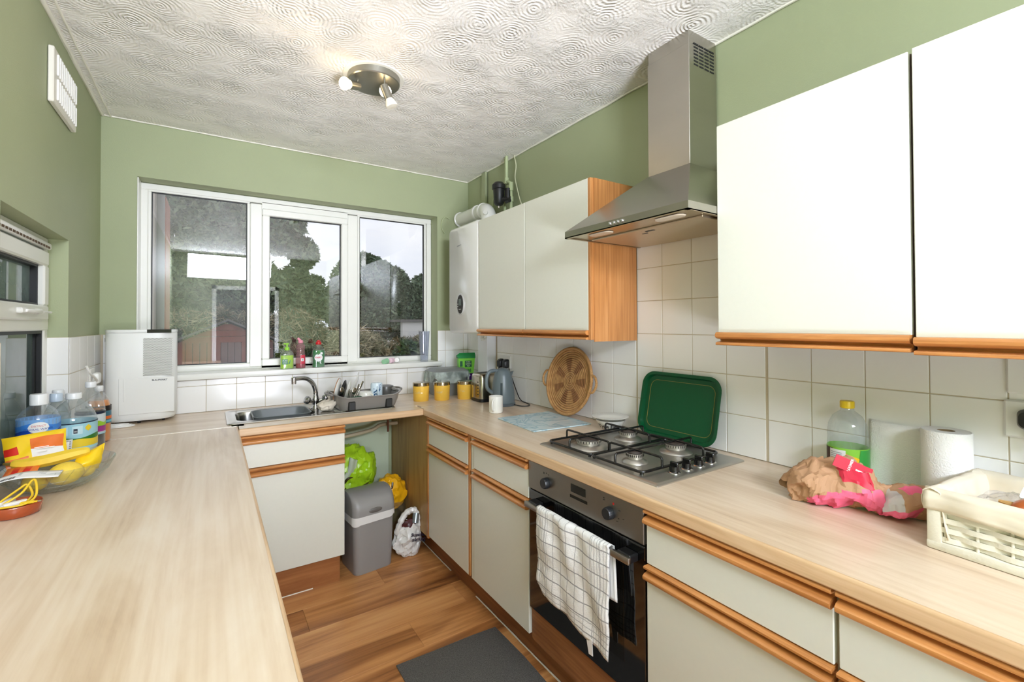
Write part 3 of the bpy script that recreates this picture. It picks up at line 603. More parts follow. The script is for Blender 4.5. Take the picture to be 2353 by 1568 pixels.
# ================================================================== LEFT WORKTOP
CLEARP = glassy('clear_plastic', (246, 249, 250), k=2.2, rough=.06, haze=.22, hcol=(235, 240, 240), hs=12)
GLASSC = glassy('clear_glass', (247, 249, 248), k=1.5, rough=.02, haze=.07, hs=20)
def liquid(name, col, rough=.08): return M(name, col, rough, var=.03, coat=.4)
def bottle(label, loc, r, h, prof, cap, capcol, liq=None, lab=None, cr_=.32, grp=None, name='plastic_bottle', capname='cap', clear=None):
    """prof: (radius fraction, height fraction) of the clear body up to the neck"""
    t = thing(name, label, 'bottle', loc, 0, grp)
    hb_ = h-cap
    pr = [(r*a, hb_*b) for a, b in prof]
    part('body', G().lathe(pr, 28), clear or CLEARP, t, 60)
    part(capname, G().lathe([(r*cr_*.9, hb_-.006), (r*cr_, hb_-.004), (r*cr_, h-.003), (r*cr_*.92, h), (0, h)], 24), capcol, t, 40)
    if liq:
        m, lv = liq; hh = hb_*lv; P = [(a*.975, b) for a, b in pr if b < hh]
        for (a0, b0), (a1, b1) in zip(pr, pr[1:]):
            if b0 < hh <= b1: k = (hh-b0)/(b1-b0); P.append(((a0+(a1-a0)*k)*.975, hh))
        P[0] = (P[0][0], .002); part('liquid', G().lathe([(a-.0006, b+.001) for a, b in P], 28), m, t, 60)
    if lab: lab(t, r, hb_)
    return t
def band(g, r, z0, z1, mi=0, a0=0, a1=2*PI, n=32):
    full = abs(a1-a0) > 6.2
    g.grid(lambda u, v: (r*math.cos(a0+(a1-a0)*u), r*math.sin(a0+(a1-a0)*u), z0+(z1-z0)*v), n, 1, mi); return g
P2L = [(.62, 0), (.93, .015), (1, .05), (1, .60), (.97, .68), (.86, .77), (.62, .88), (.36, .95), (.30, .965), (.30, 1)]
P15 = [(.62, 0), (.94, .015), (1, .04), (1, .40), (.95, .44), (1, .48), (1, .78), (.95, .84), (.72, .92), (.44, .965), (.40, 1)]
WCAP = M('white_cap', (236, 238, 240), .3)
VIEW = lambda loc: math.atan2(-loc[1], -loc[0])
def lab_water(t, r, h):
    a = VIEW(t.location)
    g = G(); R_ = r*1.006
    def wave(z0, z1, ph, mi):
        g.grid(lambda u, v: (R_*math.cos(2*PI*u), R_*math.sin(2*PI*u), z0+(z1-z0)*v+.006*math.sin(2*PI*u*3+ph)), 40, 1, mi)
    band(g, R_-.0003, h*.58, h*.80, 0); wave(h*.66, h*.73, 0, 1); wave(h*.575, h*.64, .8, 2)
    R2 = R_+.0006; g.grid(lambda u, v: (R2*math.cos(a+(u-.5)*.95), R2*math.sin(a+(u-.5)*.95), h*(.69)+(v-.5)*.036*math.sqrt(max(0, 1-(2*u-1)**2))), 16, 2, 3)
    g.text('DISTRICT', .0085, (0, 0, h*.70), (1, 0, 0), (0, 0, 1), 4, ((0, 0), R2+.0005, a)); g.text('MINERAL WATER', .0095, (0, 0, h*.655), (1, 0, 0), (0, 0, 1), 2, ((0, 0), R2+.0005, a))
    part('label', g, [M('label_lightblue', (120, 170, 225), .35), M('label_midblue', (60, 130, 215), .35), M('label_deepblue', (20, 70, 170), .35), M('label_white', (240, 240, 240), .4), M('label_red', (200, 30, 40), .4)], t, 60)
def lab_lemon(t, r, h):
    a = VIEW(t.location); R_ = r*1.006; g = G()
    z0 = h*.21; z1 = h*.63; H = z1-z0
    band(g, R_, z0, z1, 0); R2 = R_+.0005
    band(g, R2, z1-.004, z1, 1); 
    g.grid(lambda u, v: (R2*math.cos(2*PI*u), R2*math.sin(2*PI*u), z0+.10*H+v*(.27*H+.03*math.sin(8*PI*u)*H)), 40, 1, 2)
    g.grid(lambda u, v: ((R2-.0002)*math.cos(2*PI*u), (R2-.0002)*math.sin(2*PI*u), z0+.30*H+v*(.18*H+.05*math.sin(6*PI*u+2)*H)), 40, 1, 3)
    R3 = R2+.0005; C_ = lambda u, w_: a+(u)*w_
    g.grid(lambda u, v: (R3*math.cos(a+(-.05+u*.42)), R3*math.sin(a+(-.05+u*.42)), z0+H*(.58+.30*v)), 8, 1, 4)
    g.grid(lambda u, v: (R3*math.cos(a+(-.9+u*.30)), R3*math.sin(a+(-.9+u*.30)), z0+H*(.55+.33*v)), 8, 1, 4); g.grid(lambda u, v: (R3*math.cos(a+(-.52+u*.30)), R3*math.sin(a+(-.52+u*.30)), z0+H*(.55+.33*v)), 8, 1, 4)
    R4 = R3+.0004; g.grid(lambda u, v: (R4*math.cos(a+(.0+u*.16)), R4*math.sin(a+(.0+u*.16)), z0+H*(.62+.17*v)), 4, 1, 1)
    g.text('m', .012, (0, 0, z0+H*.66), (1, 0, 0), (0, 0, 1), 5, ((0, 0), R4+.0004, a+.08))
    g.grid(lambda u, v: (R4*math.cos(a-.22+(u-.5)*(.30+.10*v)), R4*math.sin(a-.22+(u-.5)*(.30+.10*v)), z0+H*(.05+.38*v)), 6, 1, 5)
    for k in range(4): g.grid(lambda u, v: ((R4+.0004)*math.cos(a-.22+(u-.5)*.26), (R4+.0004)*math.sin(a-.22+(u-.5)*.26), z0+H*(.09+.08*k+.035*v)), 6, 1, 6)
    g.grid(lambda u, v: (R4*math.cos(a+.62+(u-.5)*.30*math.sin(PI*v)), R4*math.sin(a+.62+(u-.5)*.30*math.sin(PI*v)), z0+H*(.66+.24*v)), 6, 6, 2)
    part('label', g, [M('label_paleblue', (160, 208, 222), .4), M('label_navy', (24, 38, 60), .4), M('label_yellow', (235, 205, 50), .4), M('label_green', (50, 120, 40), .4), M('label_iceblue', (196, 226, 236), .4), M('label_white', (240, 240, 240), .4), M('label_grey', (150, 155, 160), .4)], t, 60)
def lab_cola(t, r, h):
    a = VIEW(t.location); g = G(); R_ = r*1.006
    band(g, R_, h*.24, h*.60, 0); R2 = R_+.0005; band(g, R2, h*.56, h*.60, 1)
    g.grid(lambda u, v: (R2*math.cos(2*PI*u), R2*math.sin(2*PI*u), h*(.37+v*(.07+.02*math.sin(10*PI*u)))), 40, 1, 2); band(g, R2, h*.28, h*.37, 3); band(g, R2, h*.24, h*.26, 4)
    part('label', g, [M('label_silver', (205, 215, 220), .35), M('label_navy'), M('label_lime', (150, 200, 50), .4), M('label_magenta', (160, 50, 140), .4), M('label_paleblue')], t, 60)
def lab_orange(t, r, h):
    g = G(); R_ = r*1.006; band(g, R_, h*.36, h*.64, 0); R2 = R_+.0005; band(g, R2, h*.60, h*.70, 1); band(g, R2, h*.44, h*.50, 2); band(g, R2, h*.38, h*.42, 3)
    part('label', g, [M('label_tealblue', (60, 110, 130), .4), M('label_dark', (30, 22, 22), .4), M('label_orange', (225, 110, 40), .4), M('label_cyan', (110, 180, 200), .4)], t, 60)
def lab_small(t, r, h):
    a = VIEW(t.location); g = G(); band(g, r*1.006, h*.35, h*.62, 0); part('label', g, [M('label_silver')], t, 60)
CL = liquid('cloudy_water', (206, 208, 190)); COLA = liquid('dark_cola', (26, 8, 6)); ORG = liquid('orange_squash', (240, 140, 20))
bottle('water bottle with blue wave label and white sports cap, nearest left window', (-.4955, 2.21, WT), .055, .275, P15, .032, WCAP, None, lab_water, .42, 'bottles by the left window')
bottle('large lemonade bottle with pale blue and yellow label, in front of the cola', (-.435, 2.36, WT), .068, .255, P2L, .017, WCAP, (CL, .22), lab_lemon, .34, 'bottles by the left window')
bottle('cola bottle with dark contents and a silver label, tallest of the bottles', (-.418, 2.545, WT), .047, .277, P2L, .018, WCAP, (COLA, .62), lab_cola, .38, 'bottles by the left window')
bottle('orange squash bottle, farthest right, between cola and dehumidifier', (-.413, 2.68, WT), .042, .245, P2L, .018, WCAP, (ORG, .80), lab_orange, .36, 'bottles by the left window')
bottle('empty clear bottle with flat white cap, behind the lemonade bottle by the window jamb', (-.519, 2.562, WT), .039, .249, P2L, .016, WCAP, None, lab_small, .46, 'bottles by the left window')
bottle('small water bottle with pale blue cap, just behind the wave-labelled one', (-.5036, 2.462, WT), .042, .246, P2L, .026, M('pale_blue_cap', (205, 220, 236), .3), None, None, .45, 'bottles by the left window')

# fruit bowl
fb = thing('fruit_bowl', 'clear ribbed glass fruit bowl on the left worktop', 'bowl', (-.402, 1.985, WT))
prof = [(.055, .002), (.06, .004), (.095, .022), (.122, .048), (.138, .080), (.1395, .0815), (.136, .080), (.119, .049), (.092, .025), (.05, .008)]
part('body', G().lathe(prof, 40, cap0=True, cap1=True), GLASSC, fb, 60)
g = G()
for k in range(3): g.tube([((.076+.022*k)*math.cos(2*PI*i/40), (.076+.022*k)*math.sin(2*PI*i/40), .013+.016*k+.0005*k*k) for i in range(40)], .0012, 5, closed=True)
for k in range(22):
    a = 2*PI*k/22; g.tube([((r_+.001)*math.cos(a+z_*4), (r_+.001)*math.sin(a+z_*4), z_) for r_, z_ in prof[1:5]], .0012, 5)
part('moulded_ribs', g, GLASSC, fb, 60)['kind'] = 'stuff'
BAN = M('banana_skin', (236, 200, 60), .45, var=.12, vs=14)
def banana(label, pts, r, loc, cat='banana'):
    g = G(); P = smooth_path(pts, 6); n = len(P); rr_ = [r*(.28+.72*math.sin(PI*min(1, max(0, (i+.6)/(n-.2))))**.45) for i in range(n)]
    g.tube(P, rr_, 7); t = single('banana', g, BAN, label, cat, loc, smooth=30)
    st = G().tube([P[0]+(P[0]-P[1]).normalized()*.018, P[0]], [.004, .006], 6); part('stem', st, M('banana_stem', (120, 100, 40), .6), t)
    return t
banana('long ripe banana lying across the top of the fruit bowl', [(-.088, -.01, 0), (-.05, -.012, -.004), (0, -.008, 0), (.05, .0, .008), (.085, .004, .012)], .0185, (-.412, 1.985, 1.005))
LEM = M('lemon_skin', (240, 206, 70), .4, var=.06, vs=30, bump=.3, bs=300)
def lemon(label, loc, rz, s=1):
    g = G().ball((0, 0, 0), .031*s, 18, 12, sc=(1.25, 1, .98), fn=lambda p: Vector((p.x*(1+.15*max(0, abs(p.x)/.04-.85)), p.y, p.z))); g.cyl((.036*s, 0, 0), (.043*s, 0, 0), .007, .004, 10)
    single('lemon', g, LEM, label, 'lemon', loc, rz, smooth=60)
lemon('large lemon at the front of the fruit bowl, under the banana', (-.372, 1.93, .967), .5, 1.1); lemon('lemon inside the bowl seen through the glass, lower left', (-.437, 1.925, .955), 1.4, .95); lemon('lemon inside the bowl behind the big front lemon', (-.345, 2.01, .958), 2.2, .95)
def packet(name, label, cat, corners, th, mats, loc, seed, fnm=None, nu=14, nv=10, amp=.004, rot=None, group=None):
    """puffed bag between four corners (bl, br, tr, tl)"""
    bl, br, tr, tl = [Vector(c) for c in corners]; nrm = (br-bl).cross(tl-bl).normalized(); g = G()
    for sgn in (1, -1):
        def f(u, v):
            q = bl*(1-u)*(1-v)+br*u*(1-v)+tr*u*v+tl*(1-u)*v; k = (math.sin(PI*u)*math.sin(PI*v))**.5 if 0 < u < 1 and 0 < v < 1 else 0
            return tuple(q+nrm*sgn*th*k+noise.noise_vector(q*28+Vector((seed, sgn, 0)))*amp*(.3+k))
        s0 = len(g.f); g.grid(f, nu, nv, 0)
        if fnm:
            for k in range(nu*nv): g.m[s0+k] = fnm((k % nu+.5)/nu, (k//nu+.5)/nv) if sgn > 0 else 0
    o = single(name, g, mats, label, cat, loc, rot=rot, group=group, smooth=60); return o
YEL = M('yellow_film', (246, 206, 30), .25, var=.05); ORF = M('orange_film', (235, 120, 50), .3); WHP = M('white_paper', (240, 240, 240), .6); REDF = M('red_film', (214, 40, 30), .3)
def fm(u, v):
    if .42 < u < .95 and .46 < v < .80: return 1
    if .42 < u < .95 and .18 < v < .46: return 2
    if u < .22 and .38 < v < .62: return 3
    if u < .35 and v < .25: return 1
    return 0
pk = packet('snack_packet', 'yellow snack packet with an orange and white panel leaning behind the banana', 'packet', [(-.06, -.055, -.03), (.062, .0, -.03), (.05, .052, .062), (-.085, .002, .055)], .012, [YEL, ORF, WHP, REDF], (-.455, 2.045, 1.016), 4, fm, 22, 16, amp=.006)
g = G(); [g.add([(x, y, z), (x+w_, y+w_*.40, z+w_*.0), (x+w_, y+w_*.40+.001, z+.0022), (x, y+.001, z+.0022)], [(0, 1, 2, 3)]) for x, y, z, w_ in ((-.005, -.034, .022, .03), (-.003, -.033, .018, .04), (.0, -.03, .008, .02))]
part('printed_lines', g, WHP, pk, 0)['kind'] = 'stuff'
packet('wrapped_pack', 'small plain white wrapped pack behind the banana, left of the lemonade label', 'packet', [(-.03, 0, -.02), (.03, .0, -.02), (.03, .012, .022), (-.03, .012, .018)], .012, [WHP], (-.436, 2.135, 1.0), 9, nu=8, nv=6, amp=.003)
packet('fruit_bag', 'crumpled yellow fruit bag poking up at the right end of the fruit bowl', 'bag', [(-.03, -.05, -.04), (.028, .02, -.035), (.042, .035, .042), (-.02, .0, .015)], .022, [YEL], (-.338, 1.99, .985), 6, amp=.010)
packet('sweet_packet', 'small orange and red packet under the banana at the left of the bowl', 'packet', [(-.03, -.03, -.012), (.04, -.03, -.012), (.04, .03, .006), (-.03, .03, .006)], .008, [ORF, REDF], (-.475, 1.935, .988), 3, lambda u, v: int(u*5) % 2, amp=.003)
# till receipt with a barcode
g = G(); g.grid(lambda u, v: (-.075+.15*u, -.03+.06*v+.05*u, .012*math.sin(PI*u*1.3)-.012*(1-u)+.004*v), 16, 4, 0)
rc = single('receipt', g, [WHP], 'curled white paper label with a barcode lying over the front of the fruit bowl', 'paper', (-.445, 1.815, .992), smooth=60); solid(rc, .0004)
g = G()
for k in range(14):
    u0 = .22+.016*k; u1 = u0+random.choice((.005, .008, .011)); P_ = lambda u, v: (-.075+.15*u, -.03+.06*v+.05*u, .012*math.sin(PI*u*1.3)-.012*(1-u)+.004*v+.0009)
    g.add([P_(u0, .1), P_(u1, .1), P_(u1, .42), P_(u0, .42)], [(0, 1, 2, 3)])
for k in range(5): g.add([P_(.45, .52+.08*k), P_(.8-.05*(k % 2), .52+.08*k), P_(.8-.05*(k % 2), .54+.08*k), P_(.45, .54+.08*k)], [(0, 1, 2, 3)])
part('barcode', g, M('print_ink', (45, 45, 50), .7), rc, 0)['kind'] = 'stuff'
# terracotta dish with chargers
TERR = M('terracotta_glaze', (166, 74, 34), .22, var=.08, vs=10, coat=.4)
dsh = thing('terracotta_dish', 'shallow glazed terracotta dish at the left picture edge, holding chargers', 'dish', (-.4405, 1.775, WT))
part('body', G().lathe([(.043, 0), (.049, .004), (.0525, .028), (.051, .031), (.048, .029), (.045, .008), (0, .007)], 36), TERR, dsh, 50)
YCB = M('yellow_cable', (236, 196, 40), .4)
cb = G(); cb.tube(smooth_path([(-.46, 1.76, .945), (-.43, 1.775, .965), (-.415, 1.80, .990), (-.405, 1.79, .985), (-.40, 1.765, .955), (-.415, 1.74, .944), (-.45, 1.735, .943), (-.48, 1.74, .944)], 7), .0028, 8); cb.tube(smooth_path([(-.475, 1.755, .946), (-.44, 1.79, .972), (-.425, 1.80, .98), (-.412, 1.79, .955), (-.415, 1.76, .945)], 7), .0028, 8)
co = single('charging_cable', cb, YCB, 'looped yellow charging cable on the terracotta dish', 'cable', smooth=60)
g = G().box((-.426, 1.742, .9415), (-.398, 1.752, .9485), .002); g.box((-.40, 1.7435, .943), (-.392, 1.7505, .947), .001); part('connector', g, [YCB], co, 0)
part('plug_tip', G().box((-.392, 1.7445, .9436), (-.385, 1.7495, .9464), .0005), CHROME, co, 0)
for loc, rz, lab in (((-.462, 1.780, .945), 1.1, 'upper white plug adapter lying in the terracotta dish'), ((-.438, 1.762, .943), .55, 'lower white plug adapter lying in the terracotta dish')):
    single('plug_adapter', G().box((-.024, -.008, -.006), (.024, .008, .006), .004, 0, 2).box((-.034, -.003, -.002), (-.023, .003, .002), .0005), WHITE, lab, 'adapter', loc, rz)

# dehumidifier
dh = thing('dehumidifier', 'white portable dehumidifier with a perforated grille in the left corner', 'dehumidifier', (-.308, 3.135, WT))
DW = M('dehumidifier_white', (236, 237, 235), .3)
def rd(z, k=1.0, dy=0): return [(x, y, z) for x, y, _ in rr(-.308, 3.137, .149*k, .092*k, .075*k, 0, 7)]
g = G(); g.loft([rd(.925, .93), rd(.932, .97), rd(.945, 1), rd(1.378, 1), rd(1.380, .992)], True, True); part('body', g, DW, dh, 40, True)
g = G(); g.loft([rd(1.381, 1.0), rd(1.390, 1.01), rd(1.396, 1.0)], True, True); part('lid', g, DW, dh, 40, True)
part('control_panel', G().box((-.272, 3.07, 1.380), (-.185, 3.17, 1.3972)).box((-.282, 3.0412, 1.3800), (-.180, 3.07, 1.3972)), M('control_black', (14, 10, 12), .12), dh, 0, True)
g = G(); gx0, gx1, gz0, gz1 = -.298, -.175, 1.155, 1.352; g.box((gx0, 3.0435, gz0), (gx1, 3.0452, gz1))
gr = part('grille', g, M('grille_plate', (222, 223, 218), .5), dh, 0, True)
g = G(); nx_, nz_ = 22, 34
for i in range(nx_):
    for j in range(nz_):
        x = gx0+(i+.5+(j % 2)*.5)*(gx1-gx0)/(nx_+.5); z = gz0+(j+.5)*(gz1-gz0)/nz_; r_ = .00185
        g.add([(x+r_*math.cos(PI*k/3), 3.0431, z+r_*math.sin(PI*k/3)) for k in range(6)], [(5, 4, 3, 2, 1, 0)])
part('grille_holes', g, M('hole_grey', (92, 92, 88), .9), gr, 0, True)['kind'] = 'stuff'
g = G(); g.box((-.395, 3.0425, .96), (-.165, 3.047, 1.147), .003); g.box((-.376, 3.041, 1.03), (-.370, 3.0445, 1.145), .001); part('water_tank', g, DW, dh, 0, True)
g = G(); g.text('BLAUPUNKT', .0115, (-.228, 3.0418, 1.128), (1, 0, 0), (0, 0, 1), 0, bold=.02); part('badge', g, M('print_ink'), dh, 0, True)
g = G(); g.loft([rrx_ for rrx_ in []], False, False) if False else None
for x, y in ((-.405, 3.19), (-.405, 3.08), (-.315, 3.072), (-.215, 3.10), (-.205, 3.19)):
    part('castor', G().cyl((x-.006, y, .9205), (x+.006, y, .9205), .0105, seg=16).cyl((x, y, .925), (x, y, .935), .005), BLACK, dh, 40, True)
part('side_recess', G().box((-.4585, 3.10, 1.335), (-.4565, 3.15, 1.355), .0008), M('recess_grey', (190, 190, 186), .5), dh, 0, True)
g = G()
for k in range(3): g.tube([(-.40+(.075-.012*k)*math.cos(t), 3.0+(.03-.006*k)*math.sin(t), .914+.0045*k) for t in [2*PI*i/36 for i in range(36)]], .0032, 6, closed=True)
g.tube(smooth_path([(-.33, 2.985, .914), (-.36, 3.05, .914), (-.44, 3.1, .914), (-.46, 3.2, .93)], 6), .0032, 6)
single('power_cable', g, WHITE, 'coiled white cable on the worktop at the foot of the dehumidifier', 'cable', smooth=60)
# socket and plug on the left wall, ventilation cover
so = thing('wall_socket', 'white wall socket with a white plug on the left wall tiles', 'socket', (XL, 3.0, 1.165))
part('plate', G().box((XL, 2.955, 1.12), (XL+.010, 3.045, 1.21), .003), WHITE, so, 0, True); part('plug', G().box((XL+.010, 2.972, 1.135), (XL+.038, 3.03, 1.188), .009, 0, 2), WHITE, so, 40, True); part('lead', G().tube(smooth_path([(XL+.03, 2.975, 1.15), (XL+.035, 2.90, 1.17), (XL+.03, 2.82, 1.20), (XL+.02, 2.80, 1.235)], 5), .005, 8), WHITE, so, 50, True)
vc = thing('air_vent', 'white slotted air vent cover high on the left wall', 'vent', (XL, 2.46, 2.33))
part('plate', G().box((XL-.004, 2.288, 2.232), (XL+.013, 2.618, 2.436), .003), M('vent_white', (228, 224, 214), .4), vc, 0, True)
for r_ in range(2):
    for c in range(11):
        y = 2.325+c*.0265; part('slat', G().box((XL+.012, y, 2.252+r_*.092), (XL+.019, y+.010, 2.252+r_*.092+.078), .002), WHITE, vc, 0, True)

# ================================================================== SINK
SS = M('sink_steel', (180, 178, 172), .22, 1, var=.05, vs=8)
sk = thing('sink', 'stainless steel inset sink with drainer, under the window', 'sink', (.5, 2.95, WT))
n_ = 7; O = lambda k, z, r_: [(x, y, z) for x, y, _ in rr(.505, 2.951, .440-k, .216-k, r_, 0, n_)]
def B_(z, k=0, r_=.06): return rr(.3075, 2.948, .196-k, .150-k, r_, z, n_)
g = G(); g.loft([O(0, WT+.001, .03), O(.002, WT+.005, .03), O(.012, WT+.005, .03), O(.016, WT+.003, .03), B_(WT+.003), B_(WT-.003, .003), B_(.775, .012, .05), B_(.765, .03, .04)], False, True); part('bowl_and_drainer', g, SS, sk, 50, True, fix=True)
for k in range(8): part('drainer_rib', G().box((.60, 2.79+.043*k, WT+.0028), (.92, 2.80+.043*k, WT+.006), .001), SS, sk, 0, True)
wb = G(); W1 = lambda z, k, r_: rr(.336, 2.945, .146-k, .132-k, r_, z, 7)
wb.loft([W1(.800, .03, .05), W1(.915, .0, .055), W1(.919, -.004, .057), W1(.921, -.002, .056), W1(.919, .004, .053), W1(.80, .034, .048)], True, True)
single('washing_up_bowl', wb, M('bowl_grey_plastic', (112, 118, 120), .4), 'grey plastic washing-up bowl sitting in the sink', 'bowl', smooth=50, fix=True)
tp = thing('mixer_tap', 'chrome mixer tap with curved spout and two crosshead handles behind the sink', 'tap', (.528, 2.985, WT))
bx, by = .528, 2.985
part('body', G().lathe([(.026, WT+.002), (.026, WT+.008), (.019, WT+.016), (.017, WT+.032), (.022, WT+.045), (.024, WT+.058), (.017, WT+.072), (.014, WT+.085)], 24, (bx, by, 0)), CHROME, tp, 60, True)
part('spout', G().tube(smooth_path([(bx, by, WT+.075), (bx-.003, by-.004, WT+.115), (bx-.018, by-.015, WT+.155), (bx-.048, by-.038, WT+.185), (bx-.085, by-.062, WT+.197), (bx-.130, by-.085, WT+.197)], 7), [.0145]*6+[.0135]*30, 14).cyl((bx-.132, by-.086, WT+.204), (bx-.132, by-.086, WT+.168), .0145, .0135, 16), CHROME, tp, 60, True)
for sx, sy in ((-1, -.35), (1, .1)):
    d = Vector((sx, sy*.4-.25, .38)).normalized(); p0 = Vector((bx, by, WT+.040)); p1 = p0+d*.045; h_ = part('handle', G().cyl(p0, p1, .012, .010, 14), CHROME, tp, 50, True)
    g = G(); R0 = Matrix.Translation(p1) @ d.to_track_quat('Z', 'Y').to_matrix().to_4x4(); g.lathe([(.010, -.004), (.021, .002), (.024, .012), (.022, .022), (.012, .027), (0, .028)], 10, mat=R0); part('handle_grip', g, M('handle_chrome_facets', (190, 190, 192), .12, 1), h_, 20, True)
def rag_pts(p): return crumple(p, .022, 26, 2)
g = G().ball((0, 0, .03), .05, 36, 22, sc=(1.15, .75, .62), fn=rag_pts); g.v = [(x, y, max(z, .001)) for x, y, z in g.v]
single('dishcloth', g, M('cream_cloth', (214, 204, 188), .9, var=.1, vs=40), 'crumpled cream dishcloth between the tap and the dish rack', 'cloth', (.573, 2.868, WT+.0065), smooth=50)
# dish rack
RK = M('rack_grey_plastic', (126, 122, 116), .3, var=.04); rx, ry = .795, 2.90
dr = thing('dish_rack', 'grey plastic dish rack full of washing-up on the drainer', 'dish rack', (rx, ry, WT+.006))
def RR(hx, hy, r_, z, wv=0): return [(x, y, z+wv*(abs(x-rx)/hx)**3) for x, y, _ in rr(rx, ry, hx, hy, r_, 0, 7)]
z0 = WT+.007
g = G(); g.loft([RR(.165, .13, .05, z0), RR(.180, .145, .055, z0+.045), RR(.188, .153, .06, z0+.062, .022), RR(.197, .162, .065, z0+.064, .024), RR(.198, .163, .065, z0+.070, .024), RR(.186, .151, .058, z0+.070, .022), RR(.176, .141, .052, z0+.045), RR(.160, .125, .045, z0+.008)], True, True); part('tray', g, RK, dr, 50, True, fix=True)
for sx in (-1, 1): part('handle', G().tube([(rx+sx*(.205+.022*math.cos(t)), ry-.01+.062*math.sin(t), z0+.088+.004*math.cos(t)) for t in [2*PI*i/28 for i in range(28)]], .0065, 8, closed=True), RK, dr, 60, True)
for x in (.685, .905): part('foot', G().box((x-.020, ry-.152, z0-.001), (x+.020, ry-.128, z0+.052), .004), M('rubber_black', (24, 24, 20), .5), dr, 0, True)
CER = M('white_glazed_china', (238, 237, 230), .15, coat=.3)
def plate(label, loc, r, rot, mat=CER, rim=None, name='plate', cat='plate', group=None):
    t = single(name, G().lathe([(r*.55, 0), (r*.6, .001), (r*.97, .012), (r, .0145), (r*.98, .0155), (r*.6, .005), (0, .004)], 40), mat, label, cat, loc, rot=rot, group=group, smooth=50)
    if rim: part('rim', G().tube([(r*math.cos(2*PI*i/40), r*math.sin(2*PI*i/40), .0145) for i in range(40)], .0022, 6, closed=True), rim, t, 60)
    return t
plate('brown-rimmed side plate standing upright at the left of the dish rack', (.655, 2.93, 1.012), .078, (0, math.radians(-80), math.radians(-25)), CER, M('brown_rim', (160, 105, 50), .3))
plate('black plate standing just behind the brown-rimmed plate', (.690, 2.945, 1.004), .072, (0, math.radians(-76), math.radians(-25)), M('black_china', (30, 30, 30), .2))
plate('tall white oval platter leaning at the back of the dish rack', (.765, 2.985, 1.020), .098, (0, math.radians(-70), math.radians(-18)))
plate('small white plate upright between the black plate and the platter', (.722, 2.965, 1.0), .068, (0, math.radians(-74), math.radians(-20)))
SPN = M('cutlery_steel', (176, 170, 155), .15, 1)
def spoon(label, loc, rot, L_=.15, bowl=True):
    g = G(); g.tube([(0, 0, 0), (0, 0, L_*.65)], [.003, .002], 6)
    if bowl: g.ball((0, 0, L_*.65+.022), .022, 14, 8, sc=(.72, .16, 1))
    else: g.box((-.006, -.0008, L_*.6), (.006, .0008, L_), .0005)
    single('spoon' if bowl else 'table_knife', g, SPN, label, 'spoon' if bowl else 'knife', loc, rot=rot, smooth=60)
spoon('leftmost round-bowled spoon upright in the dish rack', (.668, 2.83, .93), (0, math.radians(-14), .5), .125); spoon('middle spoon of the cutlery bunch, standing lowest', (.690, 2.825, .93), (0, math.radians(-3), .9), .095); spoon('darker spoon at the right of the cutlery bunch', (.706, 2.83, .93), (0, math.radians(8), .2), .105)
spoon('broad table knife leaning right out of the dish rack', (.705, 2.845, .93), (0, math.radians(22), .3), .135, False); spoon('slim table knife leaning right behind the broad one', (.715, 2.86, .93), (0, math.radians(26), .2), .155, False)
g = G().box((-.03, -.018, 0), (.03, .018, .014), .003); t = single('sponge', g, M('sponge_green', (20, 80, 50), .9, bump=.6, bs=250), 'green scouring sponge lying at the front of the dish rack', 'sponge', (.725, 2.80, .975), .1); part('pad', G().box((-.03, -.018, -.012), (.03, .018, -.0005), .003), M('sponge_blue', (90, 150, 190), .8), t, 0)
def mug(label, loc, r, h, mat, ang=0, rot=None, inv=False, name='mug'):
    t = thing(name, label, 'mug', loc, rot=rot or (0, 0, 0)); w_ = .003
    pr = [(r*.86, 0), (r*.97, .003), (r, .008), (r, h), (r-w_, h), (r-w_, .01), (0, .008)] if not inv else [(r, 0), (r, h-.01), (r*.9, h), (0, h)]
    part('cup', G().lathe(pr, 36), mat, t, 50); c, s_ = math.cos(ang), math.sin(ang)
    part('handle', G().tube([(c*(r-.002+.024*math.sin(PI*k/12)), s_*(r-.002+.024*math.sin(PI*k/12)), h*.5-h*.33*math.cos(PI*k/12)) for k in range(13)], .0048, 8), mat, t, 60)
    return t
mug('white mug upside down in the middle of the dish rack', (.80, 2.885, .925), .043, .078, CER, -1.0, inv=True)
m_ = mug('pale blue and white mug with dark lettering, upside down in the dish rack', (.868, 2.885, .928), .036, .125, M('pale_blue_china', (206, 222, 232), .2), -1.7, inv=True)
va = math.atan2(-2.885, -.868); g = G(); vs, fs, wd = text_mesh('Ro', .02); R_ = .0366
out = [(R_*math.cos(va+(y-.3)*.055/R_), R_*math.sin(va+(y-.3)*.055/R_), .098-x*.055) for x, y in vs]; g.add(out, fs)
vs, fs, wd = text_mesh('Geo', .01); g.add([(R_*math.cos(va+.62+(y-.3)*.022/R_), R_*math.sin(va+.62+(y-.3)*.022/R_), .118-x*.022) for x, y in vs], fs); part('lettering', g, M('ink_blue', (30, 80, 120), .4), m_, 0)
g = G().lathe([(.05, 0), (.052, .004), (.052, .075), (.048, .088), (.03, .094), (0, .095)], 32); t = single('cooking_pot', g, M('dark_grey_enamel', (86, 84, 80), .3), 'small grey pot upside down at the right rear of the dish rack', 'pot', (.958, 2.98, .928), smooth=50); part('handle', G().tube(smooth_path([(.045, 0, .07), (.062, .0, .065), (.066, 0, .045), (.053, 0, .03)], 5), .005, 8), M('dark_grey_enamel'), t, 60)
g = G(); g.lathe([(.02, 0), (.05, .01), (.072, .034), (.070, .036), (.048, .013), (0, .01)], 32); single('cereal_bowl', g, CER, 'white bowl lying at the bottom front of the dish rack', 'bowl', (.79, 2.835, .925), smooth=50)
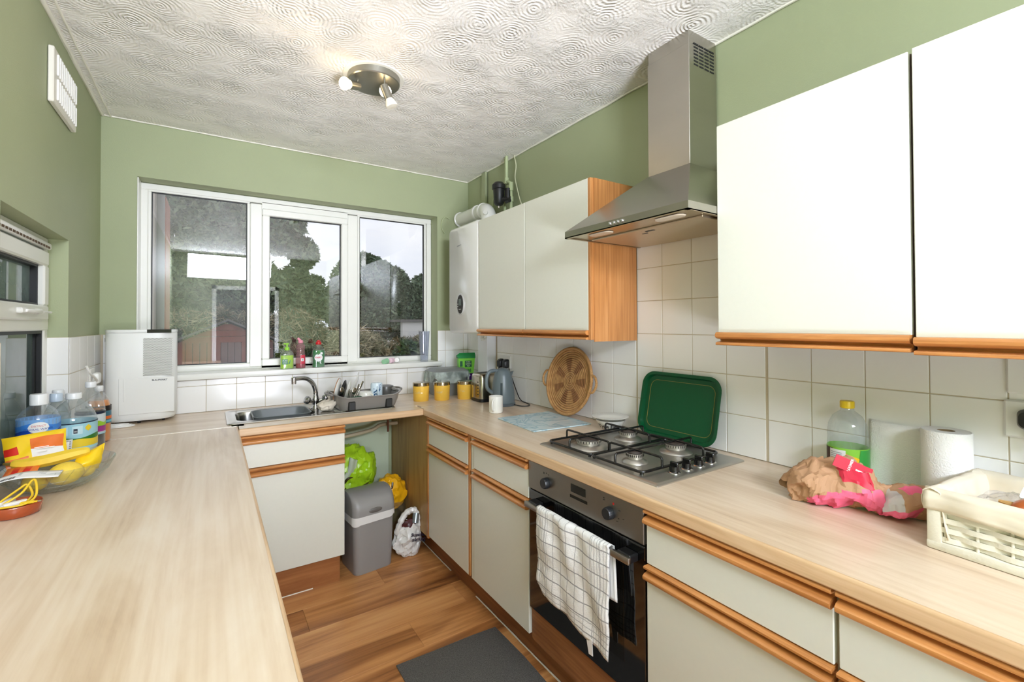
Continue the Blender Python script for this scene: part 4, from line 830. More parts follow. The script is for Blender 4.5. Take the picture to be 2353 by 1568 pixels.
# things on the window sill
SZ = 1.138
sp = thing('hand_soap_pump', 'lime green liquid hand soap with pump, leftmost on the window sill', 'bottle', (.403, 3.243, SZ)); LG = M('lime_plastic', (150, 215, 60), .3)
part('body', G().loft([rr(0, 0, .038, .02, .019, 0, 6), rr(0, 0, .040, .022, .02, .004, 6), rr(0, 0, .040, .022, .02, .088, 6), rr(0, 0, .034, .019, .018, .105, 6), rr(0, 0, .016, .014, .013, .118, 6), rr(0, 0, .012, .012, .0115, .122, 6)]), CLEARP, sp, 60)
part('liquid', G().loft([rr(0, 0, .0375, .0195, .018, .003, 6), rr(0, 0, .0375, .0195, .018, .086, 6)]), liquid('lime_soap', (176, 222, 40)), sp, 60)
part('pump', G().lathe([(.014, .118), (.0145, .135), (.009, .138), (.005, .14), (.005, .158)], 20).box((-.022, -.005, .155), (.012, .005, .163), .003), LG, sp, 50)
g = G(); g.box((-.030, -.0232, .030), (.002, -.0226, .062)).text('PURE', .012, (-.014, -.0238, .048), (1, 0, 0), (0, 0, 1), 1).text('KIND', .010, (-.014, -.0238, .036), (1, 0, 0), (0, 0, 1), 1); g.add([(.004, -.0234, .032), (.014, -.0234, .032), (.020, -.0234, .064)], [(0, 1, 2)], 0); part('label', g, [M('label_teal', (30, 120, 80), .4), M('label_white')], sp, 0)
rb = thing('cleaner_bottle', 'pink and red washing-up liquid bottle with tilted pink cap on the sill', 'bottle', (.484, 3.250, SZ))
part('body', G().lathe([(.026, 0), (.029, .004), (.030, .05), (.027, .085), (.0225, .11), (.026, .128), (.027, .142), (.018, .155), (.012, .162)], 28), glassy('pale_pink_plastic', (240, 215, 222), k=1.6, rough=.04, haze=.5, hcol=(214, 168, 176)), rb, 60)
part('liquid', G().lathe([(.0275, .002), (.0285, .03)], 28), liquid('red_liquid', (170, 20, 40)), rb, 60); part('cap', G().lathe([(.012, .160), (.015, .163), (.015, .176), (.011, .180)], 20).tube([(-.0, 0, .178), (-.010, 0, .186), (-.018, 0, .194)], .0075, 10), M('pink_cap', (236, 150, 170), .35), rb, 50)
g = G(); band(g, .0306, .028, .085, 0, -PI/2-.2, -PI/2+.9, 10); band(g, .0310, .046, .064, 1, -PI/2-.05, -PI/2+.5, 8); g.text('8', .016, (0, 0, .049), (1, 0, 0), (0, 0, 1), 2, ((0, 0), .0315, -PI/2+.22)); part('label', g, [M('label_rose', (206, 60, 80), .4), M('label_white'), M('print_ink')], rb, 60)
fy = thing('dish_soap', 'green washing-up liquid bottle with red cap and round white label on the sill', 'bottle', (.592, 3.247, SZ)); GRN = liquid('green_liquid', (0, 120, 50))
part('body', G().loft([rr(0, 0, .036, .022, .02, 0, 6), rr(0, 0, .039, .024, .022, .005, 6), rr(0, 0, .037, .023, .021, .04, 6), rr(0, 0, .041, .025, .023, .085, 6), rr(0, 0, .036, .023, .021, .115, 6), rr(0, 0, .018, .016, .015, .138, 6), rr(0, 0, .012, .012, .0115, .150, 6)]), CLEARP, fy, 60)
part('liquid', G().loft([rr(0, 0, .0365, .0215, .02, .003, 6), rr(0, 0, .0355, .0215, .02, .04, 6), rr(0, 0, .0395, .0235, .021, .085, 6), rr(0, 0, .0345, .0215, .019, .112, 6)]), GRN, fy, 60)
part('cap', G().lathe([(.017, .150), (.018, .152), (.017, .166), (.011, .170), (.010, .178), (0, .18)], 20), M('red_cap', (205, 30, 35), .3), fy, 50)
g = G(); g.add([(-.004+.025*math.cos(t), -.0262, .064+.025*math.sin(t)) for t in [2*PI*i/28 for i in range(28)]], [tuple(range(28))], 0); g.add([(.014+.008*math.cos(t), -.0262, .092+.008*math.sin(t)) for t in [2*PI*i/20 for i in range(20)]], [tuple(range(20))], 0); g.text('FAIRY', .0150, (-.004, -.0268, .060), (1, .0, 0), (0, 0, 1), 1, bold=.03)
g.tube([(.010, -.0266, .042), (.006, -.0266, .030), (.012, -.0266, .024)], .003, 5, 0); g.add([(-.012, -.0266, .083), (.0, -.0266, .083), (-.006, -.0266, .091)], [(0, 1, 2)], 2); part('label', g, [M('label_white'), M('label_red'), M('label_green')], fy, 0)
for loc, rot, c, lab in (((1.035, 3.235, SZ+.017), (0, PI/2-.1, .6), (150, 200, 160), 'pale green egg cup on its side at the right of the sill'), ((1.085, 3.255, SZ+.021), (0, PI/2, .9), (234, 200, 214), 'pink-lined white cup on its side beside the green egg cup'), ((1.135, 3.275, SZ+.021), (0, PI/2, 1.2), (238, 236, 232), 'plain white cup on its side, rightmost of the fallen cups')):
    single('egg_cup', G().lathe([(.012, -.022), (.017, -.020), (.0205, .022), (.0185, .022), (.014, -.016), (0, -.016)], 24), M('cup_'+lab.split()[0], c, .35), lab, 'cup', loc, rot=rot, smooth=50)
g = G(); g.loft([rr(0, 0, .026, .022, .018, 0, 6), rr(0, 0, .028, .024, .02, .004, 6), rr(0, 0, .030, .026, .021, .05, 6), rr(0, 0, .040, .034, .028, .228, 6), rr(0, 0, .0385, .0325, .0265, .228, 6), rr(0, 0, .028, .024, .019, .05, 6), rr(0, 0, .026, .022, .018, .012, 6)], True, True)
single('glass_vase', g, glassy('vase_plastic', (238, 240, 246), k=2, rough=.03, haze=.35, hcol=(214, 220, 232), hs=6), 'tall clear tapering vase at the right end of the window sill', 'vase', (1.345, 3.272, SZ), smooth=60)

# ================================================================== BACK RIGHT CORNER
YC = M('canister_yellow', (232, 186, 70), .4, var=.02); LID = M('canister_lid', (190, 178, 150), .2, 1)
def canister(x, y, word, lab):
    t = thing('canister', lab, 'canister', (x, y, WT), 0, 'yellow kitchen canisters'); part('body', G().lathe([(.048, 0), (.050, .003), (.054, .100)], 40), YC, t, 50); part('lid', G().lathe([(.0545, .100), (.0550, .103), (.0550, .120), (.053, .122), (0, .122)], 40), LID, t, 40)
    a = VIEW((x, y)); g = G().text(word, .022, (0, 0, .052), (1, 0, 0), (0, 0, 1), 0, ((0, 0), .0530, a-.35)); part('lettering', g, M('lettering_silver', (214, 200, 160), .3, .4), t, 0)
canister(1.170, 2.900, 'Coffee', 'yellow canister with steel lid, leftmost of the three'); canister(1.301, 2.856, 'Sugar', 'yellow canister with steel lid, middle one of the three'); canister(1.452, 2.812, 'Tea', 'yellow canister with steel lid, rightmost, beside the toaster')
cd = thing('compost_caddy', 'grey lidded food caddy with a thin pale liner, behind the canisters', 'caddy', (1.44, 3.06, WT)); CG = M('caddy_grey', (128, 130, 128), .4)
part('bucket', G().loft([rr(1.435, 3.065, .105, .09, .04, WT, 6), rr(1.435, 3.065, .128, .11, .045, WT+.165, 6)], True, True), CG, cd, 50, True)
part('lid', G().loft([rr(1.435, 3.065, .134, .114, .047, WT+.166, 6), rr(1.435, 3.065, .134, .114, .047, WT+.174, 6), rr(1.435, 3.065, .11, .09, .04, WT+.190, 6), rr(1.435, 3.065, .06, .05, .03, WT+.193, 6)], True, True), CG, cd, 50, True)
LIN = glassy('thin_liner', (225, 235, 230), k=1.2, rough=.2, haze=.8, hcol=(214, 226, 220), hs=14)
g = G(); base = rr(1.435, 3.065, .136, .116, .048, 0, 12); nb = len(base)
def lf(u, v):
    i = int(round(u*nb)) % nb; x, y, _ = base[i]; d = Vector((x-1.435, y-3.065, 0)).normalized(); drop = .03+.035*abs(math.sin(u*PI*3+1))+.022*noise.noise(Vector((u*9, 2, 0))); k = v
    return tuple(Vector((x, y, WT+.172-drop*k*1.25))+d*(.002+.012*k*math.sin(u*40)**2))
g.grid(lf, nb, 5); part('liner', g, LIN, cd, 60, True)
tb = thing('tea_pouch', 'green tea pouch with a dark panel, standing behind the caddy in the corner', 'packet', (1.583, 3.07, WT)); zb_ = WT+.145
g = G().loft([[(1.530, 3.055, zb_), (1.640, 3.035, zb_), (1.650, 3.075, zb_), (1.540, 3.095, zb_)], [(1.524, 3.050, zb_+.11), (1.648, 3.028, zb_+.11), (1.656, 3.078, zb_+.11), (1.532, 3.098, zb_+.11)]], True, True); part('pouch', g, M('pouch_lime', (120, 200, 60), .4, var=.05), tb, 0, True)
g = G().loft([[(1.522, 3.048, zb_+.11), (1.650, 3.026, zb_+.11), (1.658, 3.080, zb_+.11), (1.530, 3.100, zb_+.11)], [(1.51, 3.055, zb_+.132), (1.652, 3.03, zb_+.135), (1.654, 3.045, zb_+.135), (1.512, 3.07, zb_+.132)], [(1.535, 3.058, zb_+.15), (1.650, 3.036, zb_+.150), (1.652, 3.04, zb_+.150), (1.537, 3.062, zb_+.15)]], True, True); part('top_flap', g, M('pouch_green', (20, 130, 60), .35), tb, 0, True)
xd = Vector((.11, -.02, 0)).normalized(); nn = Vector((-xd.y, xd.x, 0))*-1; o_ = Vector((1.572, 3.0455, zb_))+nn*.0035
g = G(); q = lambda a, b: tuple(o_+xd*a+Vector((0, 0, b))); g.add([q(0, .045), q(.052, .045), q(.052, .092), q(0, .092)], [(0, 1, 2, 3)], 0); g.add([q(-.038, .05), q(-.018, .05), q(-.018, .090), q(-.038, .090)], [(0, 1, 2, 3)], 0); o2 = o_+nn*.0006
for k, wd_ in enumerate(('PURE', 'GREEN', 'TEA')): g.text(wd_, .0135, o2+xd*.026+Vector((0, 0, .078-.0145*k)), xd, (0, 0, 1), 1)
for k in range(3): g.add([q(.01+.014*k, .004), q(.022+.014*k, .012), q(.018+.014*k, .036), q(.006+.014*k, .024)], [(0, 1, 2, 3)], 2)
part('print', g, [M('print_darkgreen', (20, 84, 50), .4), M('print_pale', (210, 235, 190), .4), M('label_green')], tb, 0, True)
single('purple_jar', G().lathe([(.036, 0), (.042, .01), (.044, .07), (.038, .095), (.040, .11), (.048, .14), (.048, .143), (0, .143)], 28), M('dark_purple_glass', (58, 24, 84), .15, coat=.4), 'dark purple jar in the corner holding up the green tea pouch', 'jar', (1.605, 3.062, WT), smooth=50)
ts = thing('toaster', 'brushed steel toaster with black base behind the grey kettle', 'toaster', (1.53, 2.655, WT)); TS = M('toaster_steel', (176, 168, 150), .2, 1)
part('body', G().loft([[(1.445, y, z) for y, z in ((2.615, .93), (2.765, .93), (2.765, 1.06), (2.745, 1.095), (2.635, 1.095), (2.615, 1.06))], [(1.66, y, z) for y, z in ((2.615, .93), (2.765, .93), (2.765, 1.06), (2.745, 1.095), (2.635, 1.095), (2.615, 1.06))]], True, True), TS, ts, 0, True, fix=True) if False else None
def tz(z, k, r_=.025): return rr(1.545, 2.665, .092-k, .070-k, r_, z, 5)
part('body', G().loft([tz(WT+.022, 0), tz(WT+.165, 0), tz(WT+.180, .006), tz(WT+.186, .018)], True, True), TS, ts, 50, True); part('base', G().loft([tz(WT, .004), tz(WT+.004, -.002), tz(WT+.022, -.002)], True, True), BLACK, ts, 40, True)
part('slot', G().box((1.48, 2.635, WT+.185), (1.61, 2.648, WT+.1875)), GASK, ts, 0, True); part('slot', G().box((1.48, 2.68, WT+.185), (1.61, 2.693, WT+.1875)), GASK, ts, 0, True)
g = G(); [g.cyl((1.4545, 2.63, WT+.05+.02*k), (1.450, 2.63, WT+.05+.02*k), .004, seg=10) for k in range(5)]; part('buttons', g, BLACK, ts, 40, True)['kind'] = 'stuff'
kt = thing('kettle', 'grey plastic electric kettle in front of the toaster', 'kettle', (1.533, 2.452, WT)); KG = M('kettle_grey', (100, 112, 116), .35, var=.03); kx, ky = 1.533, 2.452
part('base', G().lathe([(.076, 0), (.079, .004), (.079, .014), (.074, .018)], 40, (kx, ky, WT)), M('kettle_base', (84, 94, 98), .4), kt, 50, True)
part('body', G().lathe([(.073, .018), (.0755, .03), (.073, .08), (.065, .14), (.055, .185), (.046, .212), (.034, .226), (.015, .232), (0, .233)], 40, (kx, ky, WT)), KG, kt, 60, True)
hdv = Vector((-.85, .0, 0)).normalized(); pd = Vector((-.84, .1, 0)).normalized()
g = G().tube(smooth_path([Vector((kx, ky, WT+.214))+pd*.035, Vector((kx, ky, WT+.219))+pd*.065, Vector((kx, ky, WT+.205))+pd*.098, Vector((kx, ky, WT+.16))+pd*.112, Vector((kx, ky, WT+.11))+pd*.105, Vector((kx, ky, WT+.08))+pd*.072], 7), [.012]*20+[.0115]*20, 12)
g = G().tube(smooth_path([Vector((kx, ky, WT+.214))+pd*.035, Vector((kx, ky, WT+.219))+pd*.065, Vector((kx, ky, WT+.205))+pd*.098, Vector((kx, ky, WT+.16))+pd*.112, Vector((kx, ky, WT+.11))+pd*.105, Vector((kx, ky, WT+.08))+pd*.072], 7), .0115, 12); part('handle', g, KG, kt, 60, True)
g = G(); sd = -pd; b0 = Vector((kx, ky, WT+.20)); pv_ = Vector((-sd.y, sd.x, 0)); g.add([tuple(b0+sd*.040+pv_*.022), tuple(b0+sd*.040-pv_*.022), tuple(b0+sd*.078+Vector((0, 0, .012))), tuple(b0+sd*.052-Vector((0, 0, .045)))], [(0, 1, 2), (0, 2, 3), (1, 3, 2), (0, 3, 1)]); part('spout', g, KG, kt, 60, True, fix=True)
a = VIEW((kx, ky)); g = G(); g.grid(lambda u, v: ((.0768-.010*v)*math.cos(a-.22+.2*u)+kx, (.0768-.010*v)*math.sin(a-.22+.2*u)+ky, WT+.045+.10*v), 4, 6); part('water_gauge', g, M('gauge_dark', (60, 72, 78), .15), kt, 60, True)
g = G().tube(smooth_path([(kx+.04, ky-.062, WT+.008), (kx+.06, ky-.115, WT+.004), (kx+.10, ky-.135, WT+.004), (kx+.135, ky-.10, WT+.004), (kx+.15, ky-.04, WT+.004), (kx+.155, ky+.04, WT+.02), (kx+.158, ky+.12, WT+.12), (kx+.158, ky+.175, WT+.205)], 7), .0032, 6); part('cable', g, BLACK, kt, 60, True)
sk2 = thing('double_socket', 'white double socket with two black plugs behind the kettle', 'socket', (XR, 2.69, 1.16)); part('plate', G().box((XR-.010, 2.615, 1.115), (XR+.002, 2.765, 1.20), .003), WHITE, sk2, 0, True)
for y in (2.722, 2.655):
    pl = part('plug', G().loft([rrx(y, 1.148, .026, .030, .012, XR-.010), rrx(y, 1.146, .025, .029, .012, XR-.028), rrx(y, 1.144, .018, .022, .010, XR-.040)], True, True), BLACK, sk2, 40, True, fix=True); part('cord', G().tube(smooth_path([(XR-.030, y, 1.125), (XR-.034, y-.004, 1.105), (XR-.034, y-.008, 1.07), (XR-.03, y-.01, 1.0)], 4), [.007]*5+[.0035]*8, 8), BLACK, pl, 50, True)
mug('plain white mug standing in front of the kettle', (1.367, 2.262, WT), .0400, .096, CER, VIEW((1.367, 2.262))-.35)
# chopping board
c4 = [(1.262, 1.748), (1.600, 1.722), (1.618, 2.098), (1.283, 2.104)]
g = G().prism([(x, y, WT+.0015) for x, y in c4], (0, 0, .005))
def marble():
    m, n, L, b = _newmat('pale_blue_marble'); b.inputs['Roughness'].default_value = .12; t = n.new('ShaderNodeTexCoord'); z = n.new('ShaderNodeTexNoise'); z.inputs['Scale'].default_value = 5; z.inputs['Detail'].default_value = 8; z.inputs['Distortion'].default_value = 2.5
    cr = n.new('ShaderNodeValToRGB'); e = cr.color_ramp.elements; e[0].position = .44; e[0].color = (*lin((196, 218, 224)), 1); e[1].position = .56; e[1].color = (*lin((204, 224, 228)), 1); x = e.new(.50); x.color = (*lin((150, 186, 202)), 1)
    L.new(t.outputs['Object'], z.inputs['Vector']); L.new(z.outputs[0], cr.inputs[0]); L.new(cr.outputs[0], b.inputs['Base Color']); return m
cbd = single('chopping_board', g, marble(), 'pale blue marble-pattern glass chopping board on the right worktop', 'chopping board', fix=True)
# coiled wicker tray
def wick():
    m, n, L, b = _newmat('coiled_straw'); b.inputs['Roughness'].default_value = .75; t = n.new('ShaderNodeTexCoord'); se = n.new('ShaderNodeSeparateXYZ'); L.new(t.outputs['Object'], se.inputs[0])
    at = n.new('ShaderNodeMath'); at.operation = 'ARCTAN2'; L.new(se.outputs[1], at.inputs[0]); L.new(se.outputs[0], at.inputs[1])
    def mth(op, a, b_=None, c=None):
        k = n.new('ShaderNodeMath'); k.operation = op
        for i, v in enumerate((a, b_, c)):
            if v is None: continue
            if isinstance(v, (int, float)): k.inputs[i].default_value = v
            else: L.new(v, k.inputs[i])
        return k.outputs[0]
    le = n.new('ShaderNodeVectorMath'); le.operation = 'LENGTH'; cx_ = n.new('ShaderNodeCombineXYZ'); L.new(se.outputs[0], cx_.inputs[0]); L.new(se.outputs[1], cx_.inputs[1]); L.new(cx_.outputs[0], le.inputs[0]); r_ = le.outputs['Value']
    pet = mth('SINE', mth('MULTIPLY', at.outputs[0], 7)); isp = mth('GREATER_THAN', pet, .15); inr = mth('MULTIPLY', mth('GREATER_THAN', r_, .052), mth('LESS_THAN', r_, .128)); mask = mth('MULTIPLY', isp, inr)
    wr_ = mth('SINE', mth('MULTIPLY', at.outputs[0], 220)); z = n.new('ShaderNodeTexNoise'); z.inputs['Scale'].default_value = 30; L.new(t.outputs['Object'], z.inputs['Vector'])
    base = n.new('ShaderNodeMix'); base.data_type = 'RGBA'; base.inputs[6].default_value = (*lin((160, 108, 58)), 1); base.inputs[7].default_value = (*lin((220, 172, 112)), 1); L.new(z.outputs[0], base.inputs[0])
    pc = n.new('ShaderNodeMix'); pc.data_type = 'RGBA'; pc.inputs[7].default_value = (*lin((138, 88, 50)), 1); L.new(base.outputs[2], pc.inputs[6]); L.new(mth('MULTIPLY', mask, .8), pc.inputs[0]); L.new(pc.outputs[2], b.inputs['Base Color'])
    bp = n.new('ShaderNodeBump'); bp.inputs['Strength'].default_value = .5; bp.inputs['Distance'].default_value = .002; L.new(wr_, bp.inputs['Height']); L.new(bp.outputs[0], b.inputs['Normal']); return m
WK = wick(); th_ = math.radians(79)
wt = thing('wicker_tray', 'round coiled wicker tray with two handles leaning on the tiles', 'tray', (1.652, 1.945, 1.103), rot=(0, -th_, math.radians(0)))
for k in range(15):
    r_ = .010+.0122*k; z_ = .012*max(0, (k-11)/3)**1.5; nn_ = max(16, int(r_*420)); part('coil', G().tube([(r_*math.cos(2*PI*i/nn_), r_*math.sin(2*PI*i/nn_), z_) for i in range(nn_)], .0062 if k < 14 else .0085, 7, closed=True), WK, wt, 80)
for s_ in (-1, 1): part('handle', G().tube(smooth_path([(.0+.045, s_*.176, .012), (.038, s_*.205, .014), (0.0, s_*.222, .015), (-.038, s_*.205, .014), (-.045, s_*.176, .012)], 6), .0065, 8), WK, wt, 70)
# bowl with plate lid
db = thing('pet_bowl', 'small white bowl with black lettering beside the gas hob', 'bowl', (1.604, 1.592, WT)); part('body', G().lathe([(.030, 0), (.033, .003), (.056, .02), (.071, .050), (.069, .050), (.052, .02), (0, .008)], 40), CER, db, 50)
va = VIEW((1.604, 1.59)); g = G()
for wd_, da in (('Type', -.55), ('Fibre', .45)):
    vs, fs, wd = text_mesh(wd_, .02); sc_ = .024
    g.add([((.0575+y*sc_*.52+.0018)*math.cos(va+da+(x-wd/2)*sc_/.055), (.0575+y*sc_*.52+.0018)*math.sin(va+da+(x-wd/2)*sc_/.055), .018+y*sc_) for x, y in vs], fs)
part('lettering', g, M('print_ink'), db, 0)
plate('white saucer-shaped lid resting on the lettered bowl', (1.598, 1.588, WT+.052), .088, (0, 0, 0), name='saucer')
# green tray leaning against the wall behind the hob
gt = thing('green_tray', 'dark green oblong tray leaning on the tiles behind the hob', 'tray', (1.640, 1.252, .925), rot=(0, math.radians(-78), 0)); TGm = M('tray_green', (0, 76, 40), .32, var=.1, vs=6)
def tr(k, z, r_): return [(x, y, z) for x, y, _ in rr(.140, 0, .140-k, .196-k, r_, 0, 8)]
g = G().loft([tr(0, .018, .06), tr(.001, .021, .06), tr(.013, .0195, .05), tr(.017, .004, .045), tr(.020, .002, .043), tr(.020, 0, .043), tr(.016, .001, .046), tr(.012, .017, .052)], True, True); 
g = G().loft([tr(.0, .018, .06), tr(.001, .021, .06), tr(.013, .0195, .05), tr(.018, .003, .045), tr(.024, .002, .042)], False, True, 0); g.loft([tr(.0, .018, .06), tr(.011, .0165, .052), tr(.017, .0, .046)], False, True, 0); part('body', g, TGm, gt, 50)
g = G(); pts = tr(.036, .0026, .034); g.tube(pts, .0009, 5, closed=True); part('gold_line', g, M('gold_line', (150, 130, 60), .4), gt, 0)
# oil bottle
def lab_oil(t, r, h):
    a = VIEW(t.location); g = G(); R_ = r*1.007; z0 = h*.08; z1 = h*.52; band(g, R_, z0, z1, 0); R2 = R_+.0005; H = z1-z0
    band(g, R2, z0+H*.25, z1-.004, 1, a-1.5, a-.75, 10); band(g, R2+.0003, z0+H*.2, z1-.006, 2, a-.95, a-.1, 10)
    g.grid(lambda u, v: (R2*math.cos(a-.1+u*.75), R2*math.sin(a-.1+u*.75), z0+H*(.45+.42*v*(1-.3*u))), 8, 2, 3); g.grid(lambda u, v: ((R2+.0004)*math.cos(a-.05+u*.45), (R2+.0004)*math.sin(a-.05+u*.45), z0+H*(.42+.26*v*math.sin(PI*min(1, .2+u)))), 8, 2, 1)
    g.grid(lambda u, v: ((R2+.0008)*math.cos(a+.35+u*.9+.25*v), (R2+.0008)*math.sin(a+.35+u*.9+.25*v), z0+H*(.98*v)), 8, 4, 4)
    g.text('SUNFLOWER', .0165, (0, 0, z0+H*.36), (1, 0, 0), (0, 0, 1), 2, ((0, 0), R2+.0014, a+.72), bold=.02); g.text('OIL', .0165, (0, 0, z0+H*.22), (1, 0, 0), (0, 0, 1), 2, ((0, 0), R2+.0014, a+.95), bold=.02)
    for k in range(5): g.grid(lambda u, v: ((R2+.0007)*math.cos(a-.88+u*.6), (R2+.0007)*math.sin(a-.88+u*.6), z0+H*(.86-.05*k+.015*v)), 4, 1, 5)
    part('label', g, [M('label_oilgreen', (140, 205, 70), .35), M('label_brownseed', (70, 40, 20), .5), M('label_white'), M('label_sun', (245, 195, 30), .4), M('label_midgreen', (60, 160, 70), .35), M('label_grey')], t, 60)
bottle('clear sunflower oil bottle with yellow cap and green label, against the tiles', (1.640, .622, WT), .0530, .268, [(.7, 0), (.95, .012), (1, .04), (1, .56), (.97, .62), (.99, .66), (.93, .78), (.72, .88), (.42, .935), (.33, .95), (.33, 1)], .016, M('yellow_cap', (232, 196, 30), .35), None, lab_oil, .36, name='oil_bottle')
# kitchen roll
kr = thing('kitchen_roll', 'white kitchen paper roll standing with a loose sheet to its left', 'kitchen roll', (1.645, .396, WT)); TISS = M('tissue_paper', (246, 246, 244), .95, bump=.5, bs=260)
g = G().lathe([(.0505, 0), (.052, .003), (.052, .217), (.0505, .220), (.0185, .220), (.0185, .19)], 48, cap0=True, cap1=True); part('roll', g, TISS, kr, 50); part('core', G().lathe([(.0186, .19), (.0186, .2195), (.0175, .2195), (.0175, .19)], 30, cap0=True, cap1=True), M('cardboard', (150, 128, 96), .9), kr, 50)
g = G(); g.grid(lambda u, v: (.0-.052*math.sin(.2)*0+.047-.0*u+(.012*math.sin(u*5+v*2)*u), .024+.165*u, .004+(.212-.006*u)*v-.004*math.sin(u*4)), 20, 8); sh = part('loose_sheet', g, TISS, kr, 60); solid(sh, .0008)
# paper bakery bags
KR = M('kraft_paper', (186, 144, 108), .7, var=.08, vs=20, bump=.3, bs=60); PK = M('pink_print', (236, 104, 138), .55, var=.06); CRIM = M('crimson_print', (206, 40, 66), .5)
def paperbag(label, loc, dims, rz, seed, zones, amp=.030, n=(70, 40), name='bread_bag'):
    g = G(); L_, W_, H_ = dims; nu, nv = n
    def f(u, v):
        a = 2*PI*v; x = (u-.5)*L_; env = math.sin(PI*min(1, max(0, .04+.92*u)))**.42
        p = Vector((x, math.cos(a)*W_*.5*env*(1+.12*math.sin(u*9)), (math.sin(a)*.5+.5)*H_*env+.006)); p = Vector((p.x, p.y, H_*.0+p.z)); q = crumple(crumple(p, amp, 11, seed), amp*.42, 30, seed+2)
        q.z = max(q.z, .0012+.004*(noise.noise(p*30)+.5)); return tuple(q)
    g.grid(f, nu, nv, 0)
    for k in range(nu*nv): g.m[k] = zones((k % nu+.5)/nu, (k//nu+.5)/nv)
    o = single(name, g, [KR, PK, CRIM, M('silver_print', (200, 198, 198), .4)], label, 'bag', loc, rz, smooth=14); return o
b1 = paperbag('crumpled brown paper bread bag with pink and crimson print, left of the pair', (1.475, .585, WT+.001), (.25, .14, .125), -math.radians(62), 1.3, lambda u, v: 1 if (abs(v-.60+.18*(u-.5)) < .085 and .2 < u < .97) else (2 if (.48 < u < .80 and .34 < v < .46) else 0))
b2 = paperbag('crumpled brown and pink paper bag tucked against the wicker basket', (1.525, .437, WT+.001), (.15, .11, .08), -math.radians(48), 4.7, lambda u, v: 1 if (u < .5 and .5 < v < .8) else (3 if u < .25 and .2 < v < .5 else (1 if .35 < u < .7 and .25 < v < .36 else 0)), amp=.018)
# printed sticker with the word on the bread bag
vdir = Vector((-1.475, -.585, .42)).normalized(); xd = Vector((.62, -.78, -.42)).normalized(); nd = (vdir-xd*vdir.dot(xd)).normalized(); yd = nd.cross(xd); o_ = Vector((1.452, .542, WT+.118))
if yd.z < 0: yd = -yd
st = G(); P = lambda a, b, c=0: tuple(o_+xd*a+yd*b+nd*(c+.006)-Vector((1.475, .585, WT+.001)))
st.loft([[P(-.045, -.016, -.002), P(.045, -.016, -.002), P(.045, .016, -.002), P(-.045, .016, -.002)], [P(-.045, -.016, 0), P(.045, -.016, 0), P(.045, .016, 0), P(-.045, .016, 0)]], True, True, 0); st.add([P(.008, -.013, .0006), P(.040, -.013, .0006), P(.040, -.001, .0006), P(.008, -.001, .0006)], [(0, 1, 2, 3)], 1)
st.text('BLOOMER', .0088, Vector(P(-.004, .0, .0008)), yd, -xd, 1, bold=.03)
Rz = Matrix.Rotation(math.radians(62), 4, 'Z'); st.v = [tuple(Rz @ Vector(v)) for v in st.v]; part('sticker', st, [CRIM, M('label_white')], b1, 0)

# wicker storage basket
bk = thing('wicker_basket', 'white woven basket with cream cloth liner at the right picture edge', 'basket', (1.362, .358, WT), math.radians(-4.5)); WW = M('white_wicker', (232, 228, 212), .6, var=.05, vs=60, bump=.25, bs=150)
BL, BD, BH = .42, .275, .118    # along -Y, along +X, height ; local frame: x = into the worktop, y = towards the camera side (negative)
def strandY(z, x, ph, y0=-.02, y1=-BL+.02, amp=.0045): return [(x+amp*math.sin(PI*(y/.052)+ph), y, z) for y in [y0+(y1-y0)*i/70 for i in range(71)]]
for k in range(9):
    z = .028+.0105*k; g = G(); pts = strandY(z, .004, PI*(k % 2))
    rings = []
    for p_ in pts: rings.append([(p_[0]-.002, p_[1], p_[2]-.0056), (p_[0]+.002, p_[1], p_[2]-.0052), (p_[0]+.002, p_[1], p_[2]+.0052), (p_[0]-.002, p_[1], p_[2]+.0056)])
    g.loft(rings, True, True); part('woven_strand', g, WW, bk, 40)
for k in range(8): part('stake', G().cyl((.004, -.026-.052*k, .01), (.004, -.026-.052*k, BH), .0030, seg=8), WW, bk, 50)
for k in range(11):
    z = .022+.0095*k; pts = [(BD*i/40, .0+.003*math.sin(PI*(BD*i/40/.04)+PI*(k % 2)), z) for i in range(41)]; part('woven_strand', G().loft([[(p_[0], p_[1]-.0018, z-.0045), (p_[0], p_[1]+.0018, z-.0045), (p_[0], p_[1]+.0018, z+.0045), (p_[0], p_[1]-.0018, z+.0045)] for p_ in pts], True, True), WW, bk, 40)
g = G().box((-.006, -BL, .0), (.016, .006, .021), .006, 0, 2); part('bottom_band', g, WW, bk, 40); g = G().box((-.005, -.022, .015), (.010, .005, BH), .005, 0, 2); part('corner_wrap', g, WW, bk, 40)
part('inner_shell', G().box((.008, -BL, .004), (.012, -.004, BH)).box((.01, -.006, .004), (BD, -.003, BH)).box((BD-.004, -BL, .004), (BD, 0, BH)).box((.008, -BL, .004), (BD, 0, .008)).box((.01, -BL, .004), (BD, -BL+.004, BH)), M('basket_inside', (206, 198, 176), .8), bk, 0)
LNR = M('cream_liner_cloth', (228, 218, 198), .9, var=.04, vs=20, bump=.15, bs=30)
def linf(side):
    def f(u, v):   # v: 0 outer hem .. 1 inside bottom
        prof = [(-.009, BH-.030), (-.011, BH-.008), (-.008, BH+.010), (.004, BH+.018), (.018, BH+.010), (.026, BH-.03), (.034, .03)]
        k = v*(len(prof)-1); i = min(int(k), len(prof)-2); t = k-i; o_ = prof[i][0]*(1-t)+prof[i+1][0]*t; z = prof[i][1]*(1-t)+prof[i+1][1]*t; wv = .0035*noise.noise(Vector((u*7+side, v*4, side*3)))*2
        if v < .3: z += .004*math.sin(u*9+side)-.012*u*(side == 0)
        if side == 0: return (o_+wv, -BL*u+.008*(1-u), z)
        if side == 1: return (-.006+(BD+.006)*u, -o_-wv, z)
        return (BD-o_+wv, -BL*u, z)
    return f
